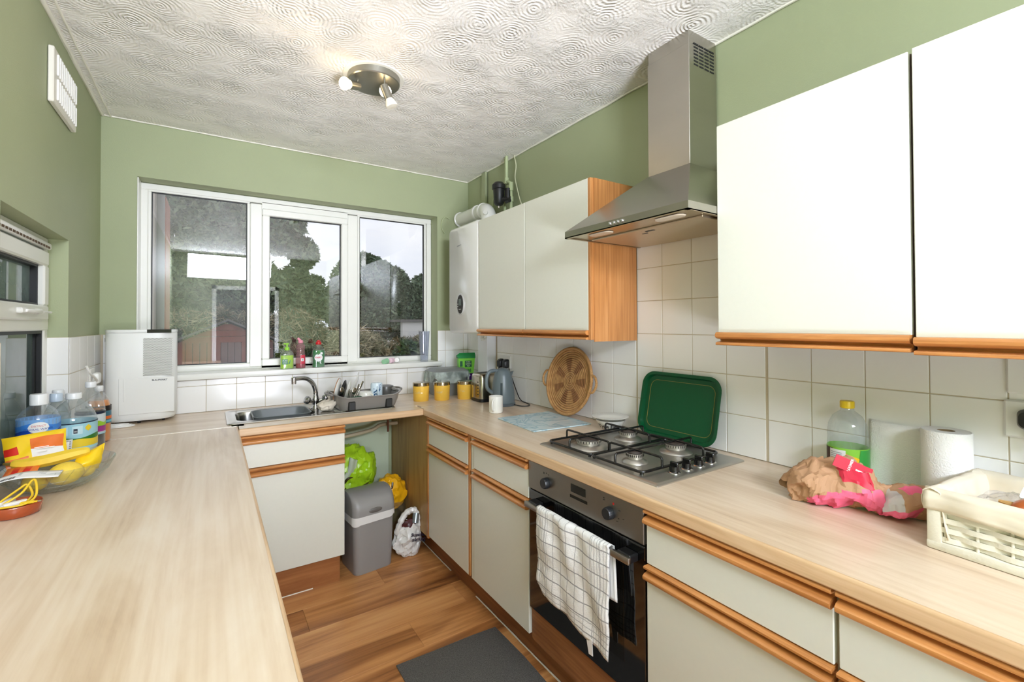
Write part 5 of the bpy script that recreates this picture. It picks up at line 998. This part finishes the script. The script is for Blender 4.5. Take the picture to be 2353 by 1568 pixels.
for s_ in (0, 1, 2): solid(part('liner', G().grid(linf(s_), 40, 18), LNR, bk, 70), .002)
part('liner_floor', G().box((.03, -BL+.01, .03), (BD-.03, -.03, .034)), LNR, bk, 0)
def inb(x, y, z):   # basket-local to world
    R_ = Matrix.Rotation(math.radians(-4.5), 3, 'Z'); return tuple(Vector((1.362, .358, WT))+R_ @ Vector((x, y, z)))
FILM = glassy('clear_film', (246, 246, 246), k=1.6, rough=.12, haze=.5, hcol=(240, 240, 242), hs=18)
def filmbag(label, c, r, sc, seed, mat, name='clear_bag', cat='bag', amp=.018):
    g = G().ball((0, 0, 0), r, 26, 16, sc=sc, fn=lambda p: crumple(p, amp, 24, seed)); return single(name, g, mat, label, cat, c, smooth=25)
filmbag('crinkled clear food bag with printed label in the basket, farthest back', inb(.12, -.085, .106), .045, (1.1, 1, .55), 2, FILM); filmbag('crinkled clear bag in the basket behind the onion', inb(.165, -.170, .106), .05, (1, 1.2, .5), 5, FILM); filmbag('clear bag with white print at the right picture edge, in the basket', inb(.20, -.255, .108), .045, (1, 1, .6), 8, FILM)
g = G().ball((0, 0, 0), .036, 24, 14, sc=(1, 1.15, .78)); t = single('onion', g, M('onion_skin', (206, 112, 60), .3, var=.2, vs=9, stretch=(1, 1, .2)), 'brown-skinned onion near the front of the basket', 'onion', inb(.078, -.150, .112), smooth=60); part('dry_top', G().cyl((0, .034, .006), (.0, .058, .010), .008, .003, 8), M('onion_dry', (190, 150, 90), .8), t)
single('bread_roll', G().ball((0, 0, 0), .036, 20, 12, sc=(1.2, 1, .6)), M('bread_crust', (222, 186, 130), .7, var=.08), 'pale bread roll in the basket corner under the clear bag', 'bread roll', inb(.075, -.072, .082), smooth=60)
g = G().grid(lambda u, v: (.05*(u-.5), .035*(v-.5), .010*math.sin(u*7)+.006*math.cos(v*5)), 14, 10); t = single('printed_label', g, M('label_white'), 'small white printed label sticking up among the clear bags in the basket', 'paper', inb(.115, -.135, .125), rot=(.5, -.5, .4), smooth=60); solid(t, .0005)
g = G(); [g.box((-.02+.004*k, -.008, .0), (-.018+.004*k, .006, .0012)) for k in range(8)]; g.v = [(x, y, .010*math.sin((x/.05+.5)*7)+.006*math.cos((y/.035+.5)*5)+.0006+z*.2) for x, y, z in g.v]; part('barcode', g, M('print_ink'), t, 0)['kind'] = 'stuff'
# near socket and plug
s3 = thing('double_socket', 'white double socket with a black plug at the right picture edge', 'socket', (XR, .23, 1.175)); part('plate', G().box((XR-.012, .15, 1.128), (XR+.002, .297, 1.222), .004), WHITE, s3, 0, True)
p3 = part('plug', G().loft([rrx(.243, 1.178, .028, .024, .014, XR-.012), rrx(.243, 1.178, .029, .025, .015, XR-.025), rrx(.243, 1.178, .024, .019, .012, XR-.042)], True, True), BLACK, s3, 40, True, fix=True); part('cord', G().tube(smooth_path([(XR-.028, .240, 1.156), (XR-.030, .238, 1.135), (XR-.03, .236, 1.12), (XR-.03, .232, 1.08), (XR-.03, .222, 1.02)], 4), [.0085]*9+[.0035]*8, 8), BLACK, p3, 50, True)
cs = thing('cooker_switch', 'blank white plate on the tiles directly above the socket at the right edge', 'switch', (XR, .22, 1.29)); part('plate', G().box((XR-.010, .15, 1.238), (XR+.002, .292, 1.335), .004), WHITE, cs, 0, True)
# ================================================================== TEA TOWEL
def towel_mat():
    m, n, L, b = _newmat('checked_tea_towel'); b.inputs['Roughness'].default_value = .95; t = n.new('ShaderNodeTexCoord'); se = n.new('ShaderNodeSeparateXYZ'); L.new(t.outputs['UV'], se.inputs[0])
    def mth(op, a, b_=None):
        k = n.new('ShaderNodeMath'); k.operation = op
        for i, v in enumerate((a, b_)):
            if v is None: continue
            if isinstance(v, (int, float)): k.inputs[i].default_value = v
            else: L.new(v, k.inputs[i])
        return k.outputs[0]
    def lines(c, per, w_): return mth('LESS_THAN', mth('ABSOLUTE', mth('SUBTRACT', mth('FRACT', mth('DIVIDE', c, per)), .5)), w_/per/2)
    u, v = se.outputs[0], se.outputs[1]; a = mth('MULTIPLY', lines(u, .040, .0038), .5); bb = mth('MULTIPLY', lines(v, .042, .0042), .78); e = mth('MULTIPLY', mth('GREATER_THAN', mth('ABSOLUTE', mth('SUBTRACT', u, .19)), .115), mth('MULTIPLY', lines(u, .0125, .003), .5)); e2 = mth('MULTIPLY', mth('GREATER_THAN', v, .265), mth('MULTIPLY', lines(v, .017, .0035), .5))
    s_ = mth('MAXIMUM', mth('MAXIMUM', a, bb), mth('MAXIMUM', e, e2)); mx = n.new('ShaderNodeMix'); mx.data_type = 'RGBA'; mx.inputs[6].default_value = (*lin((240, 240, 238)), 1); mx.inputs[7].default_value = (*lin((128, 128, 130)), 1); L.new(s_, mx.inputs[0]); L.new(mx.outputs[2], b.inputs['Base Color'])
    z = n.new('ShaderNodeTexNoise'); z.inputs['Scale'].default_value = 220; L.new(t.outputs['UV'], z.inputs['Vector']); bp = n.new('ShaderNodeBump'); bp.inputs['Strength'].default_value = .6; bp.inputs['Distance'].default_value = .003; L.new(z.outputs[0], bp.inputs['Height']); L.new(bp.outputs[0], b.inputs['Normal']); return m
tw = thing('tea_towel', 'white tea towel with grey checks hanging over the oven handle', 'towel', (1.03, 1.22, .725)); g = G(); uvs = []; nu, nv = 44, 60; TY0, TY1 = 1.408, 1.032
def tf(u, v):
    fr = .335-.06*max(0, .25-u)/.25*1.2-.0*u; 
    bot = .30+.045*u if u > .12 else .27+.035*u/.12
    tot = bot+.016+.17; s_ = v*tot; y = TY0+(TY1-TY0)*u
    if s_ < bot: z = .727-(bot-s_); x = 1.0285-.004*math.sin(u*17+z*9)-.008*noise.noise(Vector((u*6, z*12, 0)))+.0022*noise.noise(Vector((u*30, z*60, 4)))-.002; y += -.03*(bot-s_)*(u-.0)*1.0*.3
    elif s_ < bot+.016: a = (s_-bot)/.016*PI; x = 1.0385-.0105*math.cos(a); z = .727+.005*math.sin(a)
    else: d_ = s_-bot-.016; z = .727-d_; x = 1.0495+.004*math.sin(u*13+z*11)+.0; y -= d_*.08
    uvs.append((u*.38, (bot-s_) if s_ < bot else 0.0)); return (x, y, z)
g.grid(tf, nu, nv); g.v = [tuple(Vector(v)-Vector((1.03, 1.22, .725))) for v in g.v]; g.uv = [(a, abs(b)) for a, b in uvs]; solid(part('cloth', g, towel_mat(), tw, 70), .0022)
part('hanging_tab', G().add([(x-1.03, y-1.22, z-.725) for x, y, z in ((1.026, 1.135, .408), (1.026, 1.105, .402), (1.027, 1.103, .352), (1.027, 1.122, .350), (1.0245, 1.135, .408), (1.0245, 1.105, .402), (1.0255, 1.103, .352), (1.0255, 1.122, .350))], [(0, 1, 2, 3), (7, 6, 5, 4), (0, 4, 5, 1), (1, 5, 6, 2), (2, 6, 7, 3), (3, 7, 4, 0)]), WHP, tw, 0)
# ================================================================== UNDER-SINK SPACE AND FLOOR
bn = thing('waste_bin', 'grey plastic swing-lid bin on the floor beside the sink cabinet', 'bin', (.778, 2.783, 0), math.radians(7)); BG = M('bin_grey', (146, 145, 143), .38, var=.03)
def bb_(hx, hy, z, cy=0, r_=.035): return rr(0, cy, hx, hy, r_, z, 5)
part('bucket', G().loft([bb_(.112, .115, 0), bb_(.114, .117, .01), bb_(.122, .125, .30), bb_(.124, .127, .325)], True, True), BG, bn, 50)
g = G(); prof_ = [(.0, .326), (.0, .37)]; rings = []
rings = [bb_(.126, .129, .322), bb_(.127, .130, .345), bb_(.127, .130, .36)]
for t in range(1, 9):
    a = PI/2*t/8; rings.append([(x*(1-.04*math.sin(a)), y if y > 0 else y, .36+.085*math.sin(a)*(1 if True else 0)) if False else (x*(1-.03*t/8), y*(math.cos(a*.92)) if True else y, .36+.088*math.sin(a)) for x, y, _ in bb_(.127, .130, 0)])
g.loft(rings, False, True); ld = part('lid', g, BG, bn, 50)
g = G(); g.add([(0.0+.045*math.cos(t), -.1335+.004*abs(math.sin(t)), .352+.016*math.sin(t)) for t in [2*PI*i/24 for i in range(24)]], [tuple(range(23, -1, -1))]); part('lid_grip', G().ball((0, -.128, .352), .03, 18, 10, sc=(1.4, .25, .5)), M('bin_dark', (104, 102, 98), .4), ld, 50)
g = G(); bp_ = rr(0, 0, .1275, .1305, .037, 0, 9); nb = len(bp_)
g.grid(lambda u, v: (bp_[int(round(u*nb)) % nb][0]*(1.005+.012*v), bp_[int(round(u*nb)) % nb][1]*(1.005+.012*v), .330-v*(.025+.025*abs(math.sin(u*7+.4)))), nb, 4); part('liner_bag', g, M('bin_liner_film', (222, 222, 220), .35), bn, 60)
part('seam', G().loft([bb_(.1155, .1185, .075), bb_(.1158, .1188, .077)], False, False), M('bin_dark'), bn, 0)
def sackf(seed, amp, sc): return lambda p: (lambda q: Vector((q.x, q.y, max(q.z, .002))))(crumple(p, amp, sc, seed))
LIMEB = M('lime_bag_film', (170, 214, 36), .3, var=.3, vs=14); GBW = M('clear_green_film', (196, 206, 180), .25)
g = G().ball((0, -.01, .455), .14, 72, 50, sc=(1.12, .66, 1.28), fn=lambda p: crumple(sackf(3, .045, 9)(p), .016, 26, 4))
gb = single('carrier_bag', g, LIMEB, 'lime green carrier bag heaped behind the grey bin', 'bag', (.77, 3.11, 0), smooth=22)
part('lower_bulk', G().ball((0, 0, .17), .12, 24, 16, sc=(1, .7, 1.4), fn=sackf(5, .03, 8)), LIMEB, gb, 25)
for k, (x, z, a) in enumerate(((-.09, .36, .4), (-.02, .335, -.3), (.05, .37, .7), (-.05, .42, 1.2), (.09, .345, -.8))): part('dark_fold', G().tube(smooth_path([(x-.02, -.115+.01*k % 2, z-.01), (x, -.122, z+.025*a), (x+.03, -.112, z+.03)], 4), [.003, .009, .010, .009, .008, .006, .005, .004, .003], 6), M('banana_peel_dark', (70, 60, 26), .5), gb, 40)
g = G().grid(lambda u, v: (-.12+.05*u+.10*v+.02*math.sin(v*4), -.100-.01*math.sin(u*5)-.01*v, .42+.16*v-.03*u), 12, 10); solid(part('loose_flap', g, GBW, gb, 60), .001)
YB_ = M('yellow_bag_film', (236, 176, 20), .3, var=.15, vs=12)
yb = single('yellow_bag', G().ball((.015, -.02, .335), .10, 52, 38, sc=(1, .7, 1.1), fn=lambda p: crumple(sackf(6, .03, 12)(p), .012, 34, 2)), YB_, 'yellow plastic bag inside a clear one, between green bag and side panel', 'bag', (.965, 2.96, 0), smooth=25)
part('black_stripe', G().tube(smooth_path([(.005, -.078, .41), (.0, -.085, .385), (-.006, -.08, .36)], 4), .006, 6), BLACK, yb, 40)
single('clear_sack', G().ball((0, 0, .22), .105, 30, 26, sc=(.95, .95, 2.05), fn=sackf(11, .022, 14)), glassy('sack_film', (240, 236, 220), k=2.5, rough=.08, haze=.25, hcol=(210, 200, 170), hs=16), 'clear plastic sack round the yellow bag, against the tan side panel', 'bag', (.975, 2.965, 0), smooth=25)
wbm = M('white_bag_film', (226, 226, 222), .3, var=.05)
wbg = thing('recycling_bag', 'white carrier bag with dark blue lettering standing on the floor beside the bin', 'bag', (1.017, 2.735, 0))
part('sack', G().ball((0, 0, .105), .085, 60, 44, sc=(1.05, .75, 1.3), fn=lambda p: crumple(sackf(9, .026, 16)(p), .008, 46, 2)), wbm, wbg, 25)
g = G().tube(smooth_path([(-.075, -.01, .15), (-.06, -.02, .21), (-.02, -.015, .262), (.03, -.01, .272), (.055, -.01, .24), (.07, -.015, .17)], 6), [.016, .018, .02]*20, 8); g.v = [tuple(crumple(v, .008, 40, 3)) for v in g.v]; part('handles', g, wbm, wbg, 30)
part('dark_contents', G().ball((.0, -.02, .19), .042, 16, 10, sc=(1.1, .7, .9), fn=lambda p: crumple(p, .012, 40, 5)), M('can_dark_red', (70, 24, 26), .4, var=.6, vs=40), wbg, 30)
part('tin', G().cyl((.03, -.04, .20), (.045, -.02, .25), .020, seg=18), M('tin_grey', (140, 150, 155), .3, .6), wbg, 40)
g = G(); g.text('Growing', .030, (.045, -.079, .148), (-1, 0, .12), (-.1, 0, -1), 0, bold=.02).text('Smiles', .034, (.040, -.081, .122), (-1, 0, .12), (-.1, 0, -1), 0, bold=.02); part('lettering', g, M('ink_navy', (30, 34, 60), .4), wbg, 0)
# floor mat
def mp_(z, k=0): return [(.650+k, 1.1+k, z), (1.098-k, 1.1+k, z), (1.117-k, 1.62, z), (1.112-k, 1.853-k, z), (1.0, 1.862-k, z), (.80, 1.866-k, z), (.645+k, 1.873-k, z), (.652+k, 1.5, z)]
single('floor_mat', G().loft([mp_(.0006), mp_(.006), mp_(.008, .004)], True, True), M('charcoal_carpet', (92, 90, 86), .95, var=.95, vs=230, bump=1, bs=300), 'charcoal speckled mat on the floor in front of the oven', 'mat')
# pipes under the worktop
g = G().tube(smooth_path([(.60, 3.08, .690), (.75, 3.09, .695), (.90, 3.10, .712), (.95, 3.10, .735), (1.0, 3.10, .74), (1.075, 3.10, .738)], 6), .0125, 10); pp = single('waste_pipe', g, M('pale_waste_pipe', (190, 176, 146), .6), 'pale waste pipe running across under the sink worktop', 'pipe', smooth=60)
g = G().tube(smooth_path([(.99, 3.04, .87), (.99, 3.04, .80), (.992, 3.04, .70)], 4), .007, 8); single('copper_pipe', g, M('old_copper', (110, 66, 44), .5, .6), 'short vertical copper pipe under the sink worktop near the side panel', 'pipe', smooth=60)
g = G().tube([(.62, 3.14, .79), (1.07, 3.14, .815)], .0075, 8); g2 = single('supply_pipe', g, M('old_copper'), 'dark horizontal supply pipe high under the sink worktop', 'pipe', smooth=60); part('stop_valve', G().box((1.0, 3.07, .80), (1.06, 3.13, .85), .006), BLACK, g2, 0)
# ================================================================== BOILER PIPEWORK
MF = thing('magnetic_filter', 'black cylindrical magnetic filter on the pipes above the far wall cabinet', 'filter', (1.60, 2.62, 2.25)); fx, fy_ = 1.60, 2.60
part('canister', G().lathe([(.004, 2.205), (.026, 2.212), (.034, 2.225), (.038, 2.30), (.038, 2.315), (.046, 2.318), (.046, 2.345), (.040, 2.352), (.030, 2.362), (0, 2.364)], 24, (fx, fy_, 0)), M('filter_black', (26, 27, 27), .4), MF, 40, True)
part('drain_valve', G().cyl((fx, fy_, 2.207), (fx, fy_, 2.192), .006, seg=12), CHROME, MF, 40, True)
part('side_valve', G().cyl((fx+.01, fy_-.02, 2.245), (fx+.05, fy_-.075, 2.245), .018, seg=14).cyl((fx+.035, fy_-.055, 2.25), (fx+.035, fy_-.055, 2.315), .020, seg=14).cyl((fx+.02, fy_-.06, 2.225), (fx+.02, fy_-.10, 2.225), .013, seg=14), BLACK, MF, 40, True)
GP = M('green_painted_pipe', (176, 188, 146), .5)
def pipe(label, pts, r, mat=GP, name='heating_pipe'):
    g = G().tube(smooth_path(pts, 6), r, 10); return single(name, g, mat, label, 'pipe', smooth=60)
pa = pipe('green painted pipe dropping from the ceiling beside the black filter', [(1.655, 2.59, ZC-.005), (1.655, 2.59, 2.40), (1.655, 2.585, 2.375), (1.653, 2.555, 2.362), (1.652, 2.535, 2.34), (1.652, 2.532, 2.28), (1.652, 2.532, 2.08)], .011)
part('elbow', G().cyl((1.652, 2.532, 2.355), (1.652, 2.532, 2.30), .0155).cyl((1.655, 2.59, 2.40), (1.655, 2.59, 2.36), .0155).cyl((1.652, 2.532, 2.26), (1.652, 2.532, 2.225), .0165), GP, pa, 40, True)
pipe('second green painted pipe close behind the first at the ceiling', [(1.670, 2.625, ZC-.005), (1.670, 2.625, 2.35), (1.66, 2.62, 2.24), (1.655, 2.61, 2.08)], .010)
pipe('thin pale cable looping down the wall right of the painted pipes', [(1.69, 2.55, ZC-.005), (1.685, 2.52, 2.47), (1.69, 2.54, 2.40), (1.69, 2.52, 2.33), (1.69, 2.49, 2.25), (1.69, 2.45, 2.16), (1.69, 2.45, 2.085)], .0035, M('pale_cable', (206, 208, 176), .5), 'cable')
pipe('green painted pipe from the left wall corner into the filter', [(1.69, 2.83, 2.10), (1.69, 2.83, 2.24), (1.688, 2.82, 2.30), (1.68, 2.77, 2.315), (1.65, 2.70, 2.305), (1.61, 2.64, 2.29)], .009)
single('cable_trunking', G().box((XR-.020, 2.93, 2.09), (XR, 2.985, ZC-.004), .003), GREEN, 'green painted vertical trunking on the right wall near the back corner', 'trunking')
pipe('thin pale loop of cable on the back wall left of the boiler flue', [(1.50, 3.238, 2.12), (1.475, 3.236, 2.16), (1.48, 3.236, 2.22), (1.51, 3.236, 2.245), (1.54, 3.236, 2.235)], .003, M('pale_green_cable', (180, 190, 150), .5), 'cable')
# ================================================================== CEILING SPOTLIGHT
cl = thing('ceiling_spotlight', 'round brushed ceiling light with three small spot heads', 'light', (.617, 2.085, ZC)); LM = M('lamp_satin_nickel', (150, 148, 138), .35, .85)
part('ceiling_plate', G().lathe([(.112, ZC), (.115, ZC-.004), (.113, ZC-.030), (.109, ZC-.034), (0, ZC-.034)], 48, (.617, 2.085, 0)), LM, cl, 40, True)
part('ceiling_rose', G().lathe([(.135, ZC), (.133, ZC-.005), (.118, ZC-.006)], 40, (.617, 2.09, 0)), CAULK, cl, 40, True)
def head(base, pivot, tip, lit):
    b, p_, t_ = Vector(base), Vector(pivot), Vector(tip); d = (t_-p_).normalized(); m_ = p_+d*.055
    h = part('spot_head', G().cyl(b, p_, .0042, seg=10).cyl(p_-d*.008, m_, .0185, .0195, 20), LM, cl, 40, True)
    bm_ = M('lit_bulb', (255, 236, 210), .4, emis=(255, 226, 180), es=14) if lit else M('unlit_bulb', (236, 230, 214), .35)
    g = G(); R0 = Matrix.Translation(m_) @ d.to_track_quat('Z', 'Y').to_matrix().to_4x4(); g.lathe([(.0165, -.002), (.019, .006), (.0255, .022), (.0265, .030), (.024, .034), (0, .036)], 24, mat=R0); part('bulb', g, bm_, h, 50, True)
    if lit:
        l = bpy.data.lights.new('bulb_glow', 'SPOT'); l.energy = 4; l.color = (1, .80, .60); l.shadow_soft_size = .05; l.spot_size = math.radians(115); l.spot_blend = .8
        o = bpy.data.objects.new('bulb_glow', l); COL.objects.link(o); o.location = m_+d*.055; o.rotation_euler = d.to_track_quat('-Z', 'Y').to_euler(); 
head((.545, 2.09, ZC-.03), (.540, 2.088, ZC-.062), (.485, 2.05, ZC-.085), True)
head((.675, 2.12, ZC-.03), (.668, 2.10, ZC-.060), (.640, 1.99, ZC-.095), True)
head((.640, 2.01, ZC-.03), (.640, 2.01, ZC-.075), (.668, 2.0, ZC-.15), False)
# ================================================================== THE GARDEN
struct('ground', G().box((-12, YB+.35, -.62), (16, 26, -.55)), M('garden_grass', (66, 82, 44), .95, var=.4, vs=2))
sh = thing('garden_shed', 'weathered red-brown timber garden shed with pitched roof beyond the window', 'shed', (.27, 9.6, -.55)); SHR = M('shed_red_stain', (142, 78, 62), .85, var=.4, vs=6, stretch=(1, 1, .3)); SHG = M('shed_worn_boards', (128, 98, 92), .85, var=.35, vs=7, stretch=(1, 1, .3))
cx_, ap, ev, hw = .24, 1.46, 1.13, .72; Yf = 9.6
bx_ = [cx_-hw+i*(2*hw/14) for i in range(15)]
for a, b in zip(bx_, bx_[1:]):
    ha = ap-(ap-ev)*abs(a-cx_)/hw; hb2 = ap-(ap-ev)*abs(b-cx_)/hw
    dark = random.random() < .4; mm = SHG if dark else SHR
    g = G().loft([[(a+.004, Yf, -.55), (b-.004, Yf, -.55), (b-.004, Yf, min(ev-.02, 9)), (a+.004, Yf, min(ev-.02, 9))], [(a+.004, Yf-.02, -.55), (b-.004, Yf-.02, -.55), (b-.004, Yf-.02, ev-.02), (a+.004, Yf-.02, ev-.02)]], True, True); part('board', g, mm, sh, 0, True, fix=True)
for k in range(3):
    z0 = ev-.02+k*.11; z1 = z0+.105
    def xw(z): return hw*(ap-z)/(ap-ev) if z > ev else hw
    g = G().prism([(cx_-min(hw, xw(z0)), Yf-.025, z0), (cx_+min(hw, xw(z0)), Yf-.025, z0), (cx_+max(.01, xw(z1)), Yf-.02, z1), (cx_-max(.01, xw(z1)), Yf-.02, z1)], (0, .03, 0)); part('gable_board', g, SHR, sh, 0, True, fix=True)
for k in range(11): part('side_board', G().box((cx_-hw-.012, Yf, -.55+k*.152), (cx_-hw+.01, Yf+2.0, -.55+k*.152+.146)), SHR, sh, 0, True)
for s_ in (-1, 1):
    g = G().loft([[(cx_, Yf-.10, ap+.03), (cx_+s_*(hw+.13), Yf-.10, ev-.035), (cx_+s_*(hw+.13), Yf-.10, ev-.0), (cx_, Yf-.10, ap+.065)], [(cx_, Yf+2.1, ap+.03), (cx_+s_*(hw+.13), Yf+2.1, ev-.035), (cx_+s_*(hw+.13), Yf+2.1, ev-.0), (cx_, Yf+2.1, ap+.065)]], True, True); part('roof', g, M('roof_felt', (116, 112, 110), .9, var=.15), sh, 0, True, fix=True)
part('wall', G().box((cx_-hw+.01, Yf+.01, -.55), (cx_+hw, Yf+2, ev-.03)), M('shed_dark', (60, 38, 32), .9), sh, 0, True)
def leafcloud(n, centres, size, name, mats, parent=None, up=.3, seed=1, wd=.42):
    """n small two-triangle leaves scattered in lumps; centres: (x, y, z, rx, ry, rz)"""
    rs = np.random.RandomState(seed); C = np.array(centres, float); wts = (C[:, 3]*C[:, 5]); idx = rs.choice(len(C), n, p=wts/wts.sum())
    d = rs.normal(size=(n, 3)); d /= np.linalg.norm(d, axis=1)[:, None]; rad = rs.uniform(.55, 1.03, n)**.6
    P = C[idx, :3]+d*C[idx, 3:6]*rad[:, None]
    a = rs.normal(size=(n, 3)); a[:, 2] = a[:, 2]*.8+up; a /= np.linalg.norm(a, axis=1)[:, None]; b = np.cross(a, rs.normal(size=(n, 3))); b /= np.linalg.norm(b, axis=1)[:, None]
    s = size*rs.uniform(.6, 1.4, n)[:, None]; V = np.empty((n, 4, 3)); V[:, 0] = P-a*s; V[:, 1] = P+b*s*wd; V[:, 2] = P+a*s; V[:, 3] = P-b*s*wd
    me = bpy.data.meshes.new(name); me.vertices.add(n*4); me.vertices.foreach_set('co', V.reshape(-1)); me.loops.add(n*4); me.loops.foreach_set('vertex_index', np.arange(n*4, dtype=np.int32)); me.polygons.add(n); me.polygons.foreach_set('loop_start', np.arange(0, n*4, 4, dtype=np.int32)); me.polygons.foreach_set('loop_total', np.full(n, 4, dtype=np.int32))
    for m in mats: me.materials.append(m)
    me.polygons.foreach_set('material_index', rs.randint(0, len(mats), n).astype(np.int32)); me.update(); me.validate()
    o = bpy.data.objects.new(name, me); COL.objects.link(o); o.parent = parent; o['kind'] = 'stuff'; return o
def LM_(name, c=None): return M(name, c, .6, var=.2, vs=3)
DG = [LM_('leaf_dark', (62, 84, 60)), LM_('leaf_deep', (84, 106, 80)), LM_('leaf_mid', (112, 130, 100))]; OL = [LM_('twig_olive', (110, 106, 76)), LM_('twig_brown', (134, 122, 94)), LM_('twig_pale', (166, 156, 126))]; LI = [LM_('leaf_light', (150, 165, 100)), LM_('leaf_yellowgreen', (176, 184, 110)), LM_('leaf_mid2', (100, 125, 80))]; PA = [LM_('grass_pale', (190, 178, 146)), LM_('grass_mid', (156, 146, 114)), LM_('twig_olive')]; FL = [LM_('blossom', (206, 200, 180)), LM_('leaf_mid2'), LM_('leaf_dark'), LM_('leaf_mid2')]
BARK = M('bark', (80, 66, 52), .9)
def plant(name, label, cat, loc, n, lumps, size, mats, seed, trunk=None, group=None, core=None, wd=.42):
    t = thing(name, label, cat, loc, 0, group); leafcloud(n, lumps, size, 'foliage', mats, t, seed=seed, wd=wd)
    if core:
        for c in lumps: pass
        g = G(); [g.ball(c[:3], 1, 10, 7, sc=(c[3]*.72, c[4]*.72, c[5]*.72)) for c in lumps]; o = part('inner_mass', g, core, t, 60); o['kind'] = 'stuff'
    if trunk: part('trunk', G().tube(trunk, .07, 8), BARK, t, 60)
    return t
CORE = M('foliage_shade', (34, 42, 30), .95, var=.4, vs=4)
rs_ = random.Random(3)
def lumps(x0, x1, y, z0, z1, k, r): return [(rs_.uniform(x0, x1), rs_.uniform(-.6, .6)+y, rs_.uniform(z0, z1), r*rs_.uniform(.8, 1.3), r*rs_.uniform(.8, 1.2), r*rs_.uniform(.6, 1.1)) for _ in range(k)]
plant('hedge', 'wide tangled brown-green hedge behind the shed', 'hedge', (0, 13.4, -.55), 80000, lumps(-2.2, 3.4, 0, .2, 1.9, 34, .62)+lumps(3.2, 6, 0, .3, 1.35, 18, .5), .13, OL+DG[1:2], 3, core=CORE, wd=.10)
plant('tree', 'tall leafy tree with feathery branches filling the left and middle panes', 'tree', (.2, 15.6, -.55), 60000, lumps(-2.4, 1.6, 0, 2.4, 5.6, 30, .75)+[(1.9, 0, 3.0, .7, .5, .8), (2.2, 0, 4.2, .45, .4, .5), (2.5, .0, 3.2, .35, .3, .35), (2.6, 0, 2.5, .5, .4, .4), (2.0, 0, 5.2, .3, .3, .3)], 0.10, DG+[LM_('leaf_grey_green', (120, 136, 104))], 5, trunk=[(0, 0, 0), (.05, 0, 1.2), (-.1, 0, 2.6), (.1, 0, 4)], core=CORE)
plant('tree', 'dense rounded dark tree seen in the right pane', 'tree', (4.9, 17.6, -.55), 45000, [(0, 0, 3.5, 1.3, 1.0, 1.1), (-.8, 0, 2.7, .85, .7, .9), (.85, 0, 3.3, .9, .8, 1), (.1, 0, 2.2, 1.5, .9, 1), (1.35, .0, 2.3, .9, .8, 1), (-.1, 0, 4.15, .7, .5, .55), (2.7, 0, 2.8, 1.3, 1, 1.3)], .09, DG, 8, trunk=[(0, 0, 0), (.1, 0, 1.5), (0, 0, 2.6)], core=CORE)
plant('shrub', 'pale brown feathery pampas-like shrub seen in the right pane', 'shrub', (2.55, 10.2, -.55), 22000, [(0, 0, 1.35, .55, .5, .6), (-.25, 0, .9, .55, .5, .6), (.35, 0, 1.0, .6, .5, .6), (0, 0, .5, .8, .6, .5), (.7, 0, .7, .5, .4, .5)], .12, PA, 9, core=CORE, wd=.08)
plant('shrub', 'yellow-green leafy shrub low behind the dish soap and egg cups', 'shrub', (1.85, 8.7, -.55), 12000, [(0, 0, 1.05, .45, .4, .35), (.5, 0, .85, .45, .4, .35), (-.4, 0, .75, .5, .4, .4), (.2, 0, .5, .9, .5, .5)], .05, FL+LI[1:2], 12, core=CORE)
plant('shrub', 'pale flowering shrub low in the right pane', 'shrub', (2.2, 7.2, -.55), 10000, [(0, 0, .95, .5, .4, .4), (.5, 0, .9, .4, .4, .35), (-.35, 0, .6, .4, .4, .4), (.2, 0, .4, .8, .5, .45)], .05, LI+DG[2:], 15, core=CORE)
plant('shrub', 'spiky green shrub at the bottom right of the right pane', 'shrub', (3.35, 8.8, -.55), 7000, [(0, 0, 1.1, .35, .3, .5), (.3, 0, .9, .4, .3, .5), (-.1, 0, .6, .5, .4, .5)], .13, DG[:2]+LI[2:], 17, core=CORE)
# white garage wall beyond, neighbour's wall on the left
gw = thing('garage', 'white rendered garage wall with dark roof seen low in the right pane', 'garage', (5.2, 14.2, -.55)); part('wall', G().box((5.25, 14.6, -.55), (8.5, 14.8, 1.50)), M('white_render', (232, 230, 226), .8), gw, 0, True); part('roof', G().box((5.15, 14.5, 1.50), (8.6, 15.6, 1.58)), M('roof_felt'), gw, 0, True)
nb_ = thing('neighbour_wall', 'pale rendered side wall of the neighbouring house at the far left of the window', 'wall', (-1.2, 5.2, -.55)); part('render', G().box((-1.6, 4.6, -.55), (-.46, 7.2, 2.9)), M('grey_render', (188, 176, 166), .9, var=.15, vs=2, bump=.4, bs=40), nb_, 0, True)
g = G(); g.box((-.461, 6.6, -.5), (-.445, 7.21, 2.9)); part('brick_corner', g, M('brick_red', (150, 90, 74), .9, var=.2, vs=12), nb_, 0, True); part('downpipe', G().cyl((-.42, 5.6, -.5), (-.42, 5.6, 2.8), .034, seg=12), M('pipe_grey', (120, 120, 118), .5), nb_, 50, True)
# wall outside the small left window
fw = thing('alley_wall', 'pale grey wall of the side passage seen through the small left window', 'wall', (-1.7, 2.2, -.55)); part('render', G().box((-1.9, .5, -.55), (-1.7, 3.6, 3.0)), M('alley_render', (150, 172, 166), .8, var=.12, vs=1.5), fw, 0, True)
